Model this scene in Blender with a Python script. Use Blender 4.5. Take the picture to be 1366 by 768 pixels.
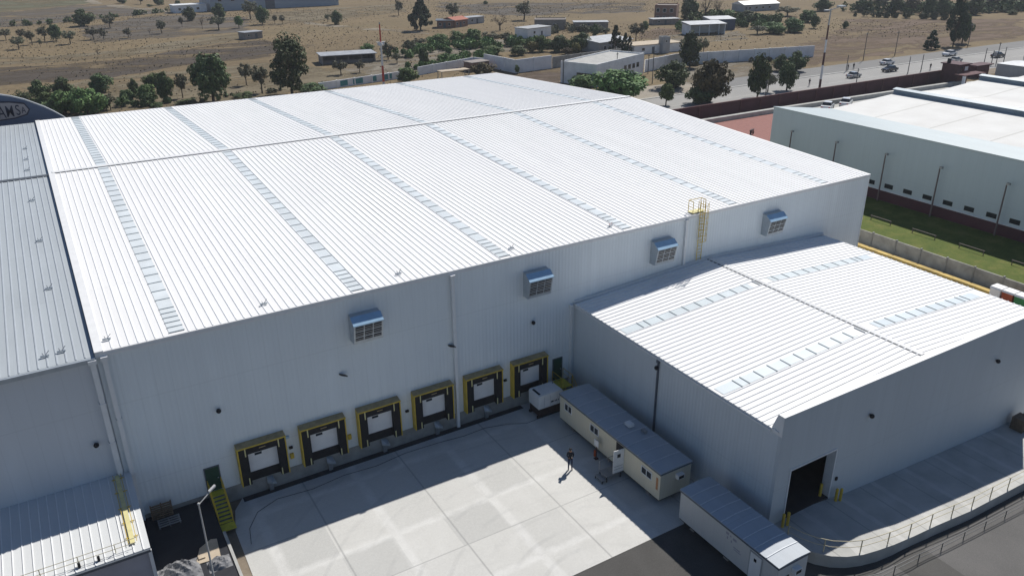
import bpy, bmesh, math, random
from mathutils import Vector, Matrix
S = bpy.context.scene
for o in list(bpy.data.objects): bpy.data.objects.remove(o)
COL = S.collection
R = math.radians

# ------------------------------------------------------------------ camera
def make_camera():
    f, yaw, pitch, roll = 1067.4989, -0.5361, -0.4198, -0.0091
    cp, sp = math.cos(pitch), math.sin(pitch)
    fwd = Vector((math.sin(-yaw)*cp, math.cos(yaw)*cp, sp))
    right = Vector((math.cos(yaw), math.sin(yaw), 0))
    up = right.cross(fwd)
    cr, sr = math.cos(roll), math.sin(roll)
    r2 = cr*right+sr*up; u2 = -sr*right+cr*up
    m = Matrix((r2, u2, -fwd)).transposed().to_4x4()
    m.translation = Vector((-0.0441, -49.7724, 36.9438))
    cd = bpy.data.cameras.new('camera'); co = bpy.data.objects.new('camera', cd)
    COL.objects.link(co); co.matrix_world = m
    cd.sensor_fit = 'HORIZONTAL'; cd.sensor_width = 36; cd.lens = 36*f/1366
    cd.clip_start = 0.5; cd.clip_end = 20000
    S.camera = co
make_camera()

# ------------------------------------------------------------------ sky, sun, exposure
SUN_DIR = Vector((-0.79, -0.4316, -1.0))          # the way the light travels
w = bpy.data.worlds.new('World'); S.world = w; w.use_nodes = True
nt = w.node_tree; nt.nodes.clear()
out = nt.nodes.new('ShaderNodeOutputWorld'); bg = nt.nodes.new('ShaderNodeBackground')
sky = nt.nodes.new('ShaderNodeTexSky'); sky.sky_type = 'NISHITA'; sky.sun_disc = False
sky.sun_elevation = math.atan2(1.0, math.hypot(0.79, 0.4316))
sky.sun_rotation = math.atan2(0.79, 0.4316)
sky.air_density = 1.0; sky.dust_density = 0.3; sky.ozone_density = 3.3; sky.altitude = 2200
bg.inputs['Strength'].default_value = 0.070
nt.links.new(sky.outputs[0], bg.inputs[0]); nt.links.new(bg.outputs[0], out.inputs[0])
sl = bpy.data.lights.new('sun', 'SUN'); sl.energy = 4.6; sl.angle = R(0.53); sl.color = (1.0, 0.965, 0.915)
so = bpy.data.objects.new('sun', sl); COL.objects.link(so)
so.rotation_euler = SUN_DIR.to_track_quat('-Z', 'Y').to_euler(); so.location = (60, 30, 90)
S.view_settings.view_transform = 'Standard'; S.view_settings.look = 'None'
S.view_settings.exposure = 0.17; S.view_settings.gamma = 1.0; S.view_settings.use_curve_mapping = False

# ------------------------------------------------------------------ materials
class NT:
    def __init__(s, name):
        s.m = bpy.data.materials.new(name); s.m.use_nodes = True
        s.t = s.m.node_tree; s.b = s.t.nodes['Principled BSDF']
        s._tc = None
    def n(s, kind, **kw):
        nd = s.t.nodes.new('ShaderNode'+kind)
        for k, v in kw.items():
            if hasattr(nd, k) and k not in ('Scale',): setattr(nd, k, v)
            else: nd.inputs[k].default_value = v
        return nd
    def l(s, a, b): s.t.links.new(a, b)
    def co(s):
        if not s._tc: s._tc = s.n('TexCoord')
        return s._tc.outputs['Object']
    def mapping(s, scale=(1, 1, 1), rot=(0, 0, 0), loc=(0, 0, 0)):
        mp = s.n('Mapping'); mp.inputs['Scale'].default_value = scale; mp.inputs['Rotation'].default_value = rot
        mp.inputs['Location'].default_value = loc
        s.l(s.co(), mp.inputs[0]); return mp.outputs[0]
    def noise(s, scale, detail=4, vec=None, rough=0.55, dist=0.0):
        nd = s.n('TexNoise'); nd.inputs['Scale'].default_value = scale; nd.inputs['Detail'].default_value = detail
        nd.inputs['Roughness'].default_value = rough; nd.inputs['Distortion'].default_value = dist
        s.l(vec if vec is not None else s.co(), nd.inputs['Vector']); return nd.outputs['Fac']
    def ramp(s, fac, stops):
        r = s.n('ValToRGB'); e = r.color_ramp.elements
        e[0].position, e[0].color = stops[0][0], c4(stops[0][1]); e[1].position, e[1].color = stops[-1][0], c4(stops[-1][1])
        for p_, c_ in stops[1:-1]:
            x = e.new(p_); x.color = c4(c_)
        s.l(fac, r.inputs[0]); return r.outputs[0]
    def math(s, op, a, b=None, c=None, clamp=False):
        nd = s.n('Math'); nd.operation = op; nd.use_clamp = clamp
        for i, v in enumerate((a, b, c)):
            if v is None: continue
            if isinstance(v, (int, float)): nd.inputs[i].default_value = v
            else: s.l(v, nd.inputs[i])
        return nd.outputs[0]
    def mix(s, fac, a, b, mode='MIX'):
        nd = s.n('MixRGB'); nd.blend_type = mode
        for i, v in enumerate((fac, a, b)):
            if isinstance(v, (int, float)): nd.inputs[i].default_value = v
            elif isinstance(v, tuple): nd.inputs[i].default_value = c4(v)
            else: s.l(v, nd.inputs[i])
        return nd.outputs[0]
    def xyz(s):
        sp_ = s.n('SeparateXYZ'); s.l(s.co(), sp_.inputs[0]); return sp_.outputs
    def bump(s, h, strength=0.3, dist=0.02):
        b = s.n('Bump'); b.inputs['Strength'].default_value = strength; b.inputs['Distance'].default_value = dist
        s.l(h, b.inputs['Height']); s.l(b.outputs[0], s.b.inputs['Normal'])
    def color(s, c):
        if isinstance(c, tuple): s.b.inputs['Base Color'].default_value = c4(c)
        else: s.l(c, s.b.inputs['Base Color'])
    def set(s, rough=0.6, metal=0.0, spec=0.4):
        s.b.inputs['Roughness'].default_value = rough; s.b.inputs['Metallic'].default_value = metal
        s.b.inputs['Specular IOR Level'].default_value = spec
def c4(c): return (c[0], c[1], c[2], 1.0)
def k(c, f): return tuple(min(1, x*f) for x in c)

def plain(name, col, rough=0.6, var=0.12, scale=0.8, metal=0.0, spec=0.35, bump=0.0, bscale=6):
    a = NT(name); a.set(rough, metal, spec)
    f = a.noise(scale, 5)
    a.color(a.ramp(f, [(0.3, k(col, 1-var)), (0.7, k(col, 1+var))]))
    if bump: a.bump(a.noise(bscale, 4), bump, 0.02)
    return a.m

def cladding(name, col, axis, period=0.3, var=0.05, rough=0.55, strength=0.45):
    """painted ribbed sheet: ribs as bump along one axis, light streaks of dirt running down"""
    a = NT(name); a.set(rough, 0, 0.3)
    wv = a.n('TexWave'); wv.wave_type = 'BANDS'; wv.bands_direction = axis; wv.wave_profile = 'SIN'
    wv.inputs['Scale'].default_value = 0.3141593/period; wv.inputs['Distortion'].default_value = 0
    a.l(a.co(), wv.inputs['Vector'])
    a.bump(wv.outputs['Fac'], strength, 0.03)
    sc = (1.3, 1.3, 0.05)
    streak = a.noise(1.0, 4, a.mapping(sc))
    big = a.noise(0.12, 3)
    c1 = a.ramp(streak, [(0.3, k(col, 1-var)), (0.65, k(col, 1+var*0.6))])
    c2 = a.mix(a.ramp(big, [(0.35, (0, 0, 0)), (0.7, (1, 1, 1))]), k(col, 1-var), c1)
    sh = a.n('TexWave'); sh.wave_type = 'BANDS'; sh.bands_direction = axis; sh.wave_profile = 'SAW'
    sh.inputs['Scale'].default_value = 0.3141593/1.0; a.l(a.co(), sh.inputs['Vector'])
    c3 = a.mix(a.math('MULTIPLY', a.math('GREATER_THAN', sh.outputs['Fac'], 0.97), 0.16), c2, k(col, 0.5))
    zz = a.xyz()[2]
    lp = a.math('LESS_THAN', a.math('ABSOLUTE', a.math('SUBTRACT', a.math('FRACT', a.math('DIVIDE', zz, 6.1)), 0.62)), 0.004)
    c3 = a.mix(a.math('MULTIPLY', lp, 0.22), c3, k(col, 0.55))
    st = a.noise(1.0, 5, a.mapping((2.6, 2.6, 0.09)), 0.7)
    c3 = a.mix(a.math('MULTIPLY', a.ramp(st, [(0.55, (0, 0, 0)), (0.78, (1, 1, 1))]), 0.22), c3, k((col[0], col[1]*0.97, col[2]*0.92), 0.66))
    a.color(c3)
    return a.m

def roof_sheet(name, col, var=0.05, rough=0.45, dirt=0.0, axis=0, lap=9.3):
    """ribbed roof sheets: tone changes from sheet to sheet, faint end laps, dirt running down the slope"""
    a = NT(name); a.set(rough, 0, 0.25)
    ax = a.xyz(); u, v = (ax[0], ax[1]) if axis == 0 else (ax[1], ax[0])
    f = a.noise(0.35, 6, a.mapping((1, 0.25, 1) if axis == 0 else (0.25, 1, 1)))
    c = a.ramp(f, [(0.25, k(col, 1-var)), (0.7, k(col, 1+var*0.5))])
    wn = a.n('TexWhiteNoise'); wn.noise_dimensions = '2D'; cb = a.n('CombineXYZ')
    a.l(a.math('FLOOR', a.math('DIVIDE', u, 1.0)), cb.inputs[0]); a.l(a.math('FLOOR', a.math('DIVIDE', v, lap)), cb.inputs[1]); a.l(cb.outputs[0], wn.inputs['Vector'])
    c = a.mix(a.math('MULTIPLY', wn.outputs['Value'], 0.5), c, k(col, 1-1.6*var))
    ln = a.math('LESS_THAN', a.math('FRACT', a.math('DIVIDE', v, lap)), 0.006)
    c = a.mix(a.math('MULTIPLY', ln, 0.25), c, k(col, 0.55))
    if dirt:
        g = a.noise(0.8, 6, a.mapping((1.0, 0.10, 1) if axis == 0 else (0.10, 1.0, 1)), 0.7)
        c = a.mix(a.math('MULTIPLY', a.ramp(g, [(0.5, (0, 0, 0)), (0.75, (1, 1, 1))]), dirt), c, k(col, 0.62))
        sp = a.noise(2.2, 5, None, 0.75)
        c = a.mix(a.math('MULTIPLY', a.ramp(sp, [(0.62, (0, 0, 0)), (0.75, (1, 1, 1))]), dirt*0.8), c, k(col, 0.6))
    a.color(c); return a.m

def foliage(name, dark, light, rough=0.75):
    a = NT(name); a.set(rough, 0, 0.25)
    n1 = a.noise(3.0, 3); n2 = a.noise(14.0, 2)
    oi = a.n('ObjectInfo')
    f = a.math('ADD', a.math('MULTIPLY', n1, 0.6), a.math('MULTIPLY', n2, 0.4))
    c = a.ramp(f, [(0.35, dark), (0.62, light)])
    hs = a.n('HueSaturation'); a.l(c, hs.inputs['Color'])
    a.l(a.math('MULTIPLY_ADD', oi.outputs['Random'], 0.05, 0.475), hs.inputs['Hue'])
    a.l(a.math('MULTIPLY_ADD', oi.outputs['Random'], 0.6, 0.7), hs.inputs['Value'])
    a.color(hs.outputs[0])
    return a.m

def concrete_yard():
    a = NT('yard_concrete'); a.set(0.75, 0, 0.3)
    x, y, z = a.xyz()
    def line(v, off, per, half, soft):
        d = a.math('ABSOLUTE', a.math('WRAP', a.math('SUBTRACT', v, off), per/2, -per/2))
        return a.math('SUBTRACT', 1.0, a.math('DIVIDE', a.math('SUBTRACT', d, half), soft, clamp=True), clamp=True)
    wob = a.math('MULTIPLY', a.math('SUBTRACT', a.noise(1.1, 6, None, 0.7), 0.5), 0.55)
    xw = a.math('ADD', x, wob); yw = a.math('ADD', y, wob)
    base = a.ramp(a.noise(0.35, 6, None, 0.6, 0.6), [(0.3, (0.525, 0.515, 0.48)), (0.7, (0.585, 0.575, 0.54))])
    # slab to slab tone
    wn = a.n('TexWhiteNoise'); wn.noise_dimensions = '2D'
    cb = a.n('CombineXYZ')
    a.l(a.math('FLOOR', a.math('DIVIDE', a.math('SUBTRACT', x, 3.65), 3.63)), cb.inputs[0])
    a.l(a.math('FLOOR', a.math('DIVIDE', a.math('SUBTRACT', y, -9.3), 3.4)), cb.inputs[1])
    a.l(cb.outputs[0], wn.inputs['Vector'])
    base = a.mix(a.math('MULTIPLY', a.math('POWER', wn.outputs['Value'], 2.2), 0.8), base, (0.44, 0.435, 0.41))
    # pale dusty bands between the pours
    pb = a.math('MAXIMUM', line(xw, 14.75, 7.35, 0.16, 0.32), line(yw, -9.3, 6.8, 0.12, 0.30))
    pb = a.math('MULTIPLY', pb, a.ramp(a.noise(0.9, 6), [(0.3, (0.35, 0.35, 0.35)), (0.6, (1, 1, 1))]))
    base = a.mix(a.math('MULTIPLY', pb, 0.55), base, (0.69, 0.68, 0.65))
    # streaks and tyre sweeps
    st = a.noise(1.0, 5, a.mapping((0.25, 1.4, 1), (0, 0, R(28))), 0.6, 1.2)
    base = a.mix(a.math('MULTIPLY', a.ramp(st, [(0.55, (0, 0, 0)), (0.75, (1, 1, 1))]), 0.3), base, (0.40, 0.40, 0.385))
    wv = a.n('TexWave'); wv.wave_type = 'RINGS'; wv.rings_direction = 'Z'
    wv.inputs['Scale'].default_value = 0.16; wv.inputs['Distortion'].default_value = 2.5; wv.inputs['Detail'].default_value = 1; wv.inputs['Detail Scale'].default_value = 0.25
    a.l(a.mapping((1, 1, 0), (0, 0, 0), (-24, 22, 0)), wv.inputs['Vector'])
    tm = a.math('MULTIPLY', a.ramp(wv.outputs['Fac'], [(0.90, (0, 0, 0)), (0.99, (1, 1, 1))]), a.ramp(a.noise(0.25, 3), [(0.45, (0, 0, 0)), (0.65, (1, 1, 1))]))
    base = a.mix(a.math('MULTIPLY', tm, 0.3), base, (0.33, 0.33, 0.32))
    # saw cut joints
    jt = a.math('MAXIMUM', line(x, 11.1, 7.35, 0.02, 0.07), line(y, -5.9, 6.8, 0.01, 0.05))
    base = a.mix(a.math('MULTIPLY', jt, 0.55), base, (0.2, 0.2, 0.195))
    fine = a.noise(9, 6)
    base = a.mix(0.12, base, a.ramp(fine, [(0.3, (0.3, 0.3, 0.29)), (0.7, (0.7, 0.7, 0.68))]))
    a.color(base); a.bump(fine, 0.15, 0.01)
    return a.m

def field_ground():
    a = NT('dry_grass'); a.set(0.95, 0, 0.1)
    rot = (0, 0, R(-28))
    big = a.noise(0.012, 6, a.mapping((0.5, 1.6, 1), rot), 0.6, 0.4)
    mid = a.noise(0.06, 6, a.mapping((0.5, 2.2, 1), rot), 0.65, 0.5)
    fine = a.noise(0.7, 6, None, 0.7)
    c = a.ramp(big, [(0.25, (0.106, 0.078, 0.050)), (0.42, (0.164, 0.121, 0.070)), (0.55, (0.206, 0.154, 0.089)), (0.68, (0.138, 0.115, 0.060)), (0.8, (0.220, 0.162, 0.091))])
    c2 = a.ramp(mid, [(0.3, (0.091, 0.068, 0.043)), (0.5, (0.164, 0.122, 0.073)), (0.72, (0.238, 0.184, 0.101))])
    c = a.mix(0.5, c, c2)
    c = a.mix(0.38, c, a.ramp(fine, [(0.3, (0.047, 0.039, 0.023)), (0.65, (0.265, 0.205, 0.119))]))
    a.color(c); a.bump(fine, 0.5, 0.2)
    return a.m

def asphalt(name, lo, hi, scale=0.25):
    a = NT(name); a.set(0.85, 0, 0.3)
    f = a.noise(scale, 6, None, 0.6, 0.5); g = a.noise(18, 3)
    c = a.ramp(f, [(0.3, lo), (0.7, hi)])
    c = a.mix(0.25, c, a.ramp(g, [(0.35, k(lo, 0.6)), (0.65, k(hi, 1.3))]))
    a.color(c); a.bump(g, 0.3, 0.01); return a.m

def ground_patch(name, lo, hi, scale=0.4, stretch=(1, 1, 1), rot=0, patchy=None):
    a = NT(name); a.set(0.95, 0, 0.1)
    f = a.noise(scale, 7, a.mapping(stretch, (0, 0, R(rot))), 0.7, 0.4); g = a.noise(0.9, 6, None, 0.75)
    c = a.ramp(f, [(0.3, lo), (0.7, hi)])
    a.color(a.mix(0.3, c, a.ramp(g, [(0.3, k(lo, 0.55)), (0.7, k(hi, 1.15))]))); a.bump(a.noise(3, 4), 0.4, 0.08)
    if patchy:                                                       # worn through to the ground below in ragged spots
        h = a.noise(patchy, 8, a.mapping((0.6, 1.4, 1), (0, 0, R(-28))), 0.72, 0.6)
        a.l(a.ramp(h, [(0.40, (0, 0, 0)), (0.56, (1, 1, 1))]), a.b.inputs['Alpha'])
    return a.m

MT = dict(
    roof_white=roof_sheet('white_roof_sheet', (0.80, 0.795, 0.78), 0.04, 0.6, 0.16),
    roof_annex=roof_sheet('annex_roof_sheet', (0.80, 0.795, 0.78), 0.04, 0.6, 0.14, 1, 7.6),
    seam=plain('roof_seam', (0.78, 0.785, 0.785), 0.5, 0.05, 2),
    roof_low=roof_sheet('lean_to_roof_sheet', (0.66, 0.67, 0.66), 0.05, 0.5, 0.15),
    skylight=plain('fibreglass_skylight', (0.69, 0.73, 0.735), 0.3, 0.1, 0.5, spec=0.5),
    skylight_white=plain('pale_fibreglass', (0.62, 0.68, 0.70), 0.3, 0.07, 0.5, spec=0.5),
    lap=plain('skylight_lap', (0.34, 0.385, 0.41), 0.5, 0.08, 2),
    roof_grey=roof_sheet('zinc_roof_sheet', (0.42, 0.455, 0.475), 0.08, 0.45, 0.3),
    seam_grey=plain('zinc_seam', (0.36, 0.39, 0.42), 0.5, 0.06, 2),
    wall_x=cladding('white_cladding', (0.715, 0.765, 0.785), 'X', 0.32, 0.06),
    wall_left=cladding('grey_cladding', (0.58, 0.61, 0.64), 'X', 0.9, 0.06, 0.55, 0.15),
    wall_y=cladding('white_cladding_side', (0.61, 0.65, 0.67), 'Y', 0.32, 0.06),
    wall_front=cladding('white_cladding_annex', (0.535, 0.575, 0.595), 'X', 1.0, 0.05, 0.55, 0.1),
    wall_far=cladding('pale_grey_cladding', (0.53, 0.60, 0.615), 'Y', 0.5, 0.04, 0.55, 0.1),
    trim=plain('white_trim', (0.70, 0.71, 0.71), 0.45, 0.05, 2),
    trim_dark=plain('dark_flashing', (0.10, 0.115, 0.135), 0.5, 0.1, 2),
    white=plain('white_paint', (0.74, 0.74, 0.73), 0.45, 0.05, 1.5),
    black=plain('black_rubber', (0.016, 0.016, 0.018), 0.75, 0.2, 3),
    darkglass=plain('dark_glass', (0.02, 0.025, 0.03), 0.12, 0.2, 3, spec=0.6),
    yellow=plain('safety_yellow', (0.58, 0.41, 0.05), 0.55, 0.15, 2),
    yellow_green=plain('worn_yellow_paint', (0.55, 0.50, 0.055), 0.6, 0.18, 2),
    pale_yellow=plain('faded_yellow_plate', (0.66, 0.60, 0.30), 0.6, 0.12, 2),
    tan=plain('dusty_hood_vinyl', (0.37, 0.285, 0.155), 0.8, 0.25, 2.5),
    galv=plain('galvanised_sheet', (0.42, 0.46, 0.49), 0.38, 0.1, 2, metal=0.3),
    blue_box_sky_sheen=plain('box_blue_and_sky_sheen', (0.33, 0.50, 0.66), 0.35, 0.08, 2, metal=0.1),
    rail_pale=plain('pale_cream_rail', (0.52, 0.46, 0.30), 0.6, 0.1, 3),
    rail_dark=plain('dark_rail_paint', (0.07, 0.075, 0.08), 0.5, 0.1, 3),
    seam_office=plain('office_roof_seam', (0.56, 0.59, 0.62), 0.5, 0.1, 2),
    steel=plain('steel_grey', (0.30, 0.31, 0.32), 0.45, 0.1, 3, metal=0.5),
    post_grey=plain('grey_post_paint', (0.42, 0.42, 0.41), 0.5, 0.1, 3),
    green_door=plain('dark_green_door', (0.012, 0.055, 0.035), 0.5, 0.12, 2),
    plinth=plain('plinth_concrete', (0.27, 0.27, 0.255), 0.85, 0.2, 1.2, bump=0.2),
    concrete=plain('plain_concrete', (0.40, 0.395, 0.37), 0.85, 0.15, 0.7, bump=0.2),
    panel_concrete=plain('weathered_concrete_panel', (0.33, 0.325, 0.30), 0.9, 0.25, 0.9, bump=0.3),
    cream=cladding('cream_cladding', (0.63, 0.585, 0.46), 'Y', 0.25, 0.06, 0.6, 0.3),
    cream_x=cladding('cream_cladding_end', (0.63, 0.585, 0.46), 'X', 0.25, 0.06, 0.6, 0.3),
    greywhite=cladding('grey_white_cladding', (0.56, 0.56, 0.545), 'Y', 0.25, 0.06, 0.6, 0.25),
    greywhite_x=cladding('grey_white_cladding_end', (0.56, 0.56, 0.545), 'X', 0.25, 0.06, 0.6, 0.25),
    office_roof=roof_sheet('grey_blue_office_roof', (0.42, 0.46, 0.50), 0.14, 0.5, 0.3),
    maroon=plain('maroon_paint', (0.075, 0.028, 0.035), 0.8, 0.15, 0.5),
    brick_maroon=plain('maroon_masonry', (0.10, 0.042, 0.042), 0.85, 0.2, 1.0),
    rust=plain('rust_red_panel', (0.36, 0.075, 0.03), 0.6, 0.15, 2),
    green_box=plain('green_panel', (0.04, 0.22, 0.07), 0.6, 0.15, 2),
    navy=plain('dark_blue_facade', (0.052, 0.078, 0.135), 0.55, 0.12, 0.5),
    sign_grey=plain('sign_face_grey', (0.23, 0.215, 0.225), 0.6, 0.05, 2),
    ink=plain('sign_ink', (0.012, 0.015, 0.035), 0.6, 0.05, 2),
    red=plain('red_paint', (0.50, 0.055, 0.035), 0.5, 0.1, 2),
    wood=plain('brown_slats', (0.17, 0.125, 0.085), 0.8, 0.25, 3),
    rubble=plain('grey_rubble', (0.20, 0.20, 0.205), 0.95, 0.3, 2.5, bump=0.6),
    beige=plain('beige_slab', (0.47, 0.39, 0.29), 0.85, 0.15, 1.5),
    bark=plain('bark', (0.085, 0.065, 0.048), 0.9, 0.25, 6),
    brick=plain('brick_wall', (0.26, 0.155, 0.115), 0.9, 0.2, 1.5),
    brick_grey=plain('grey_block_wall', (0.27, 0.24, 0.215), 0.9, 0.2, 1.0),
    whitewash=plain('whitewashed_wall', (0.78, 0.79, 0.79), 0.85, 0.12, 0.4),
    greywall=plain('grey_render_wall', (0.36, 0.37, 0.375), 0.85, 0.15, 0.4),
    tile=plain('red_tiles', (0.36, 0.12, 0.075), 0.8, 0.15, 2),
    tin=plain('grey_tin', (0.36, 0.37, 0.38), 0.5, 0.2, 0.6, metal=0.2),
    teal=plain('teal_mural_paint', (0.07, 0.26, 0.27), 0.7, 0.2, 1.0),
    steelblue=plain('grey_blue_shed_sheet', (0.30, 0.36, 0.42), 0.5, 0.08, 0.1),
    yellow_kerb=plain('yellow_kerb_paint', (0.46, 0.33, 0.10), 0.8, 0.3, 1.2),
    skin=plain('skin', (0.36, 0.20, 0.13), 0.6, 0.08, 8),
    jacket=plain('dark_jacket_cloth', (0.014, 0.016, 0.024), 0.9, 0.2, 8),
    jeans=plain('blue_jeans_cloth', (0.025, 0.035, 0.075), 0.9, 0.2, 8),
    paving=plain('red_brick_paving', (0.25, 0.105, 0.085), 0.85, 0.12, 1.5),
    car_white=plain('white_car_paint', (0.72, 0.73, 0.74), 0.22, 0.02, 1, spec=0.5),
    car_silver=plain('silver_car_paint', (0.42, 0.44, 0.46), 0.25, 0.02, 1, metal=0.5),
    car_black=plain('black_car_paint', (0.015, 0.016, 0.02), 0.2, 0.02, 1, spec=0.6),
    lamp_glass=plain('lamp_lens', (0.5, 0.5, 0.49), 0.25, 0.03, 3),
)
FO = dict(
    broad=foliage('dark_foliage', (0.034, 0.058, 0.024), (0.125, 0.165, 0.062)),
    green=foliage('green_foliage', (0.046, 0.086, 0.026), (0.150, 0.220, 0.070)),
    grey=foliage('olive_grey_foliage', (0.068, 0.078, 0.048), (0.180, 0.178, 0.112)),
    rust=foliage('brownish_foliage', (0.05, 0.052, 0.024), (0.165, 0.130, 0.06)),
    yellow=foliage('yellow_green_foliage', (0.085, 0.085, 0.025), (0.23, 0.20, 0.07)),
    cypress=foliage('cypress_foliage', (0.018, 0.032, 0.017), (0.055, 0.08, 0.04)),
    bare=foliage('bare_twigs', (0.075, 0.060, 0.050), (0.15, 0.12, 0.10)),
)

# ------------------------------------------------------------------ mesh builder and object helpers
ORG = {}
class MB:
    def __init__(s): s.v = []; s.f = []; s.mi = []; s.cur = 0
    def mat(s, i): s.cur = i; return s
    def face(s, pts):
        b = len(s.v); s.v += [tuple(q) for q in pts]; s.f.append(tuple(range(b, b+len(pts)))); s.mi.append(s.cur); return s
    def poly(s, verts, faces):
        b = len(s.v); s.v += [tuple(q) for q in verts]
        for f in faces: s.f.append(tuple(b+i for i in f)); s.mi.append(s.cur)
        return s
    def box(s, x0, x1, y0, y1, z0, z1):
        return s.poly([(x0, y0, z0), (x1, y0, z0), (x1, y1, z0), (x0, y1, z0), (x0, y0, z1), (x1, y0, z1), (x1, y1, z1), (x0, y1, z1)],
                      [(0, 3, 2, 1), (4, 5, 6, 7), (0, 1, 5, 4), (1, 2, 6, 5), (2, 3, 7, 6), (3, 0, 4, 7)])
    def prism(s, pts, d):
        """closed polygon pts (3-D, planar) swept by vector d"""
        n = len(pts); d = Vector(d); a = [Vector(q) for q in pts]
        nrm = Vector((0, 0, 0))
        for i in range(n): nrm += a[i].cross(a[(i+1) % n])
        if nrm.dot(d) > 0: a = a[::-1]
        vs = a+[q+d for q in a]
        fs = [tuple(range(n)), tuple(range(2*n-1, n-1, -1))]+[(i, i+n, (i+1) % n+n, (i+1) % n) for i in range(n)]
        return s.poly(vs, fs)
    def tube(s, p0, p1, r0, r1=None, n=8, cap=True):
        r1 = r0 if r1 is None else r1
        a, b = Vector(p0), Vector(p1); d = (b-a)
        if d.length < 1e-6: return s
        q = d.to_track_quat('Z', 'Y').to_matrix()
        vs = []
        for c, r in ((a, r0), (b, r1)):
            for i in range(n):
                t = 2*math.pi*i/n; vs.append(c+q @ Vector((math.cos(t)*r, math.sin(t)*r, 0)))
        fs = [(i, (i+1) % n, n+(i+1) % n, n+i) for i in range(n)]
        if cap: fs += [tuple(range(n-1, -1, -1)), tuple(range(n, 2*n))]
        return s.poly(vs, fs)
    def path(s, pts, r, n=8):
        for a, b in zip(pts[:-1], pts[1:]): s.tube(a, b, r, r, n)
        return s
    def ball(s, c, r, sz=1.0, n=10):
        vs = []; fs = []
        m = n//2
        for j in range(m+1):
            ph = math.pi*j/m
            for i in range(n):
                t = 2*math.pi*i/n
                vs.append((c[0]+r*math.sin(ph)*math.cos(t), c[1]+r*math.sin(ph)*math.sin(t), c[2]+r*sz*math.cos(ph)))
        for j in range(m):
            for i in range(n): fs.append((j*n+i, (j+1)*n+i, (j+1)*n+(i+1) % n, j*n+(i+1) % n))
        return s.poly(vs, fs)
    def mesh(s, name, mats, off=(0, 0, 0), smooth=False):
        me = bpy.data.meshes.new(name)
        me.from_pydata([(q[0]-off[0], q[1]-off[1], q[2]-off[2]) for q in s.v], [], s.f)
        if not isinstance(mats, (list, tuple)): mats = [mats]
        for m in mats: me.materials.append(m)
        me.polygons.foreach_set('material_index', s.mi)
        if smooth: me.polygons.foreach_set('use_smooth', [True]*len(s.f))
        me.update(); return me
def thing(name, label, cat, loc=(0, 0, 0), rot=0.0, group=None):
    o = bpy.data.objects.new(name, None); COL.objects.link(o); o.location = loc; o.rotation_euler = (0, 0, rot)
    o.empty_display_size = 0.3
    o['label'] = label; o['category'] = cat
    if group: o['group'] = group
    ORG[o] = (0, 0, 0) if rot else tuple(loc)
    return o
def part(name, mb, mats, parent, label=None, smooth=False):
    """mb is in world coordinates unless the thing was made rotated (then local)"""
    off = ORG[parent]
    o = bpy.data.objects.new(name, mb.mesh(name, mats, off, smooth)); COL.objects.link(o); o.parent = parent
    ORG[o] = off
    if label: o['label'] = label
    return o
def solo(name, mb, mats, label, cat, loc=(0, 0, 0), group=None, smooth=False):
    o = bpy.data.objects.new(name, mb.mesh(name, mats, loc, smooth)); COL.objects.link(o); o.location = loc
    o['label'] = label; o['category'] = cat; ORG[o] = loc
    if group: o['group'] = group
    return o
def struct(name, mb, mats, smooth=False, kind='structure'):
    o = bpy.data.objects.new(name, mb.mesh(name, mats, (0, 0, 0), smooth)); COL.objects.link(o); o['kind'] = kind
    return o
def kids(o): return [c for c in bpy.data.objects if c.parent == o]
def dup(root, loc, rot=None, label=None, scale=None, parent=False):
    def rec(src, par):
        c = src.copy(); COL.objects.link(c)
        if par is not None: c.parent = par
        for ch in kids(src): rec(ch, c)
        return c
    r = rec(root, None); r.location = loc
    if rot is not None: r.rotation_euler = (0, 0, rot)
    if scale is not None: r.scale = scale
    if label: r['label'] = label
    return r
def sheet(x0, x1, y0, y1, z):
    return MB().face([(x0, y0, z), (x1, y0, z), (x1, y1, z), (x0, y1, z)])
def poly_sheet(pts, z): return MB().face([(x, y, z) for x, y in pts])

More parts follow.
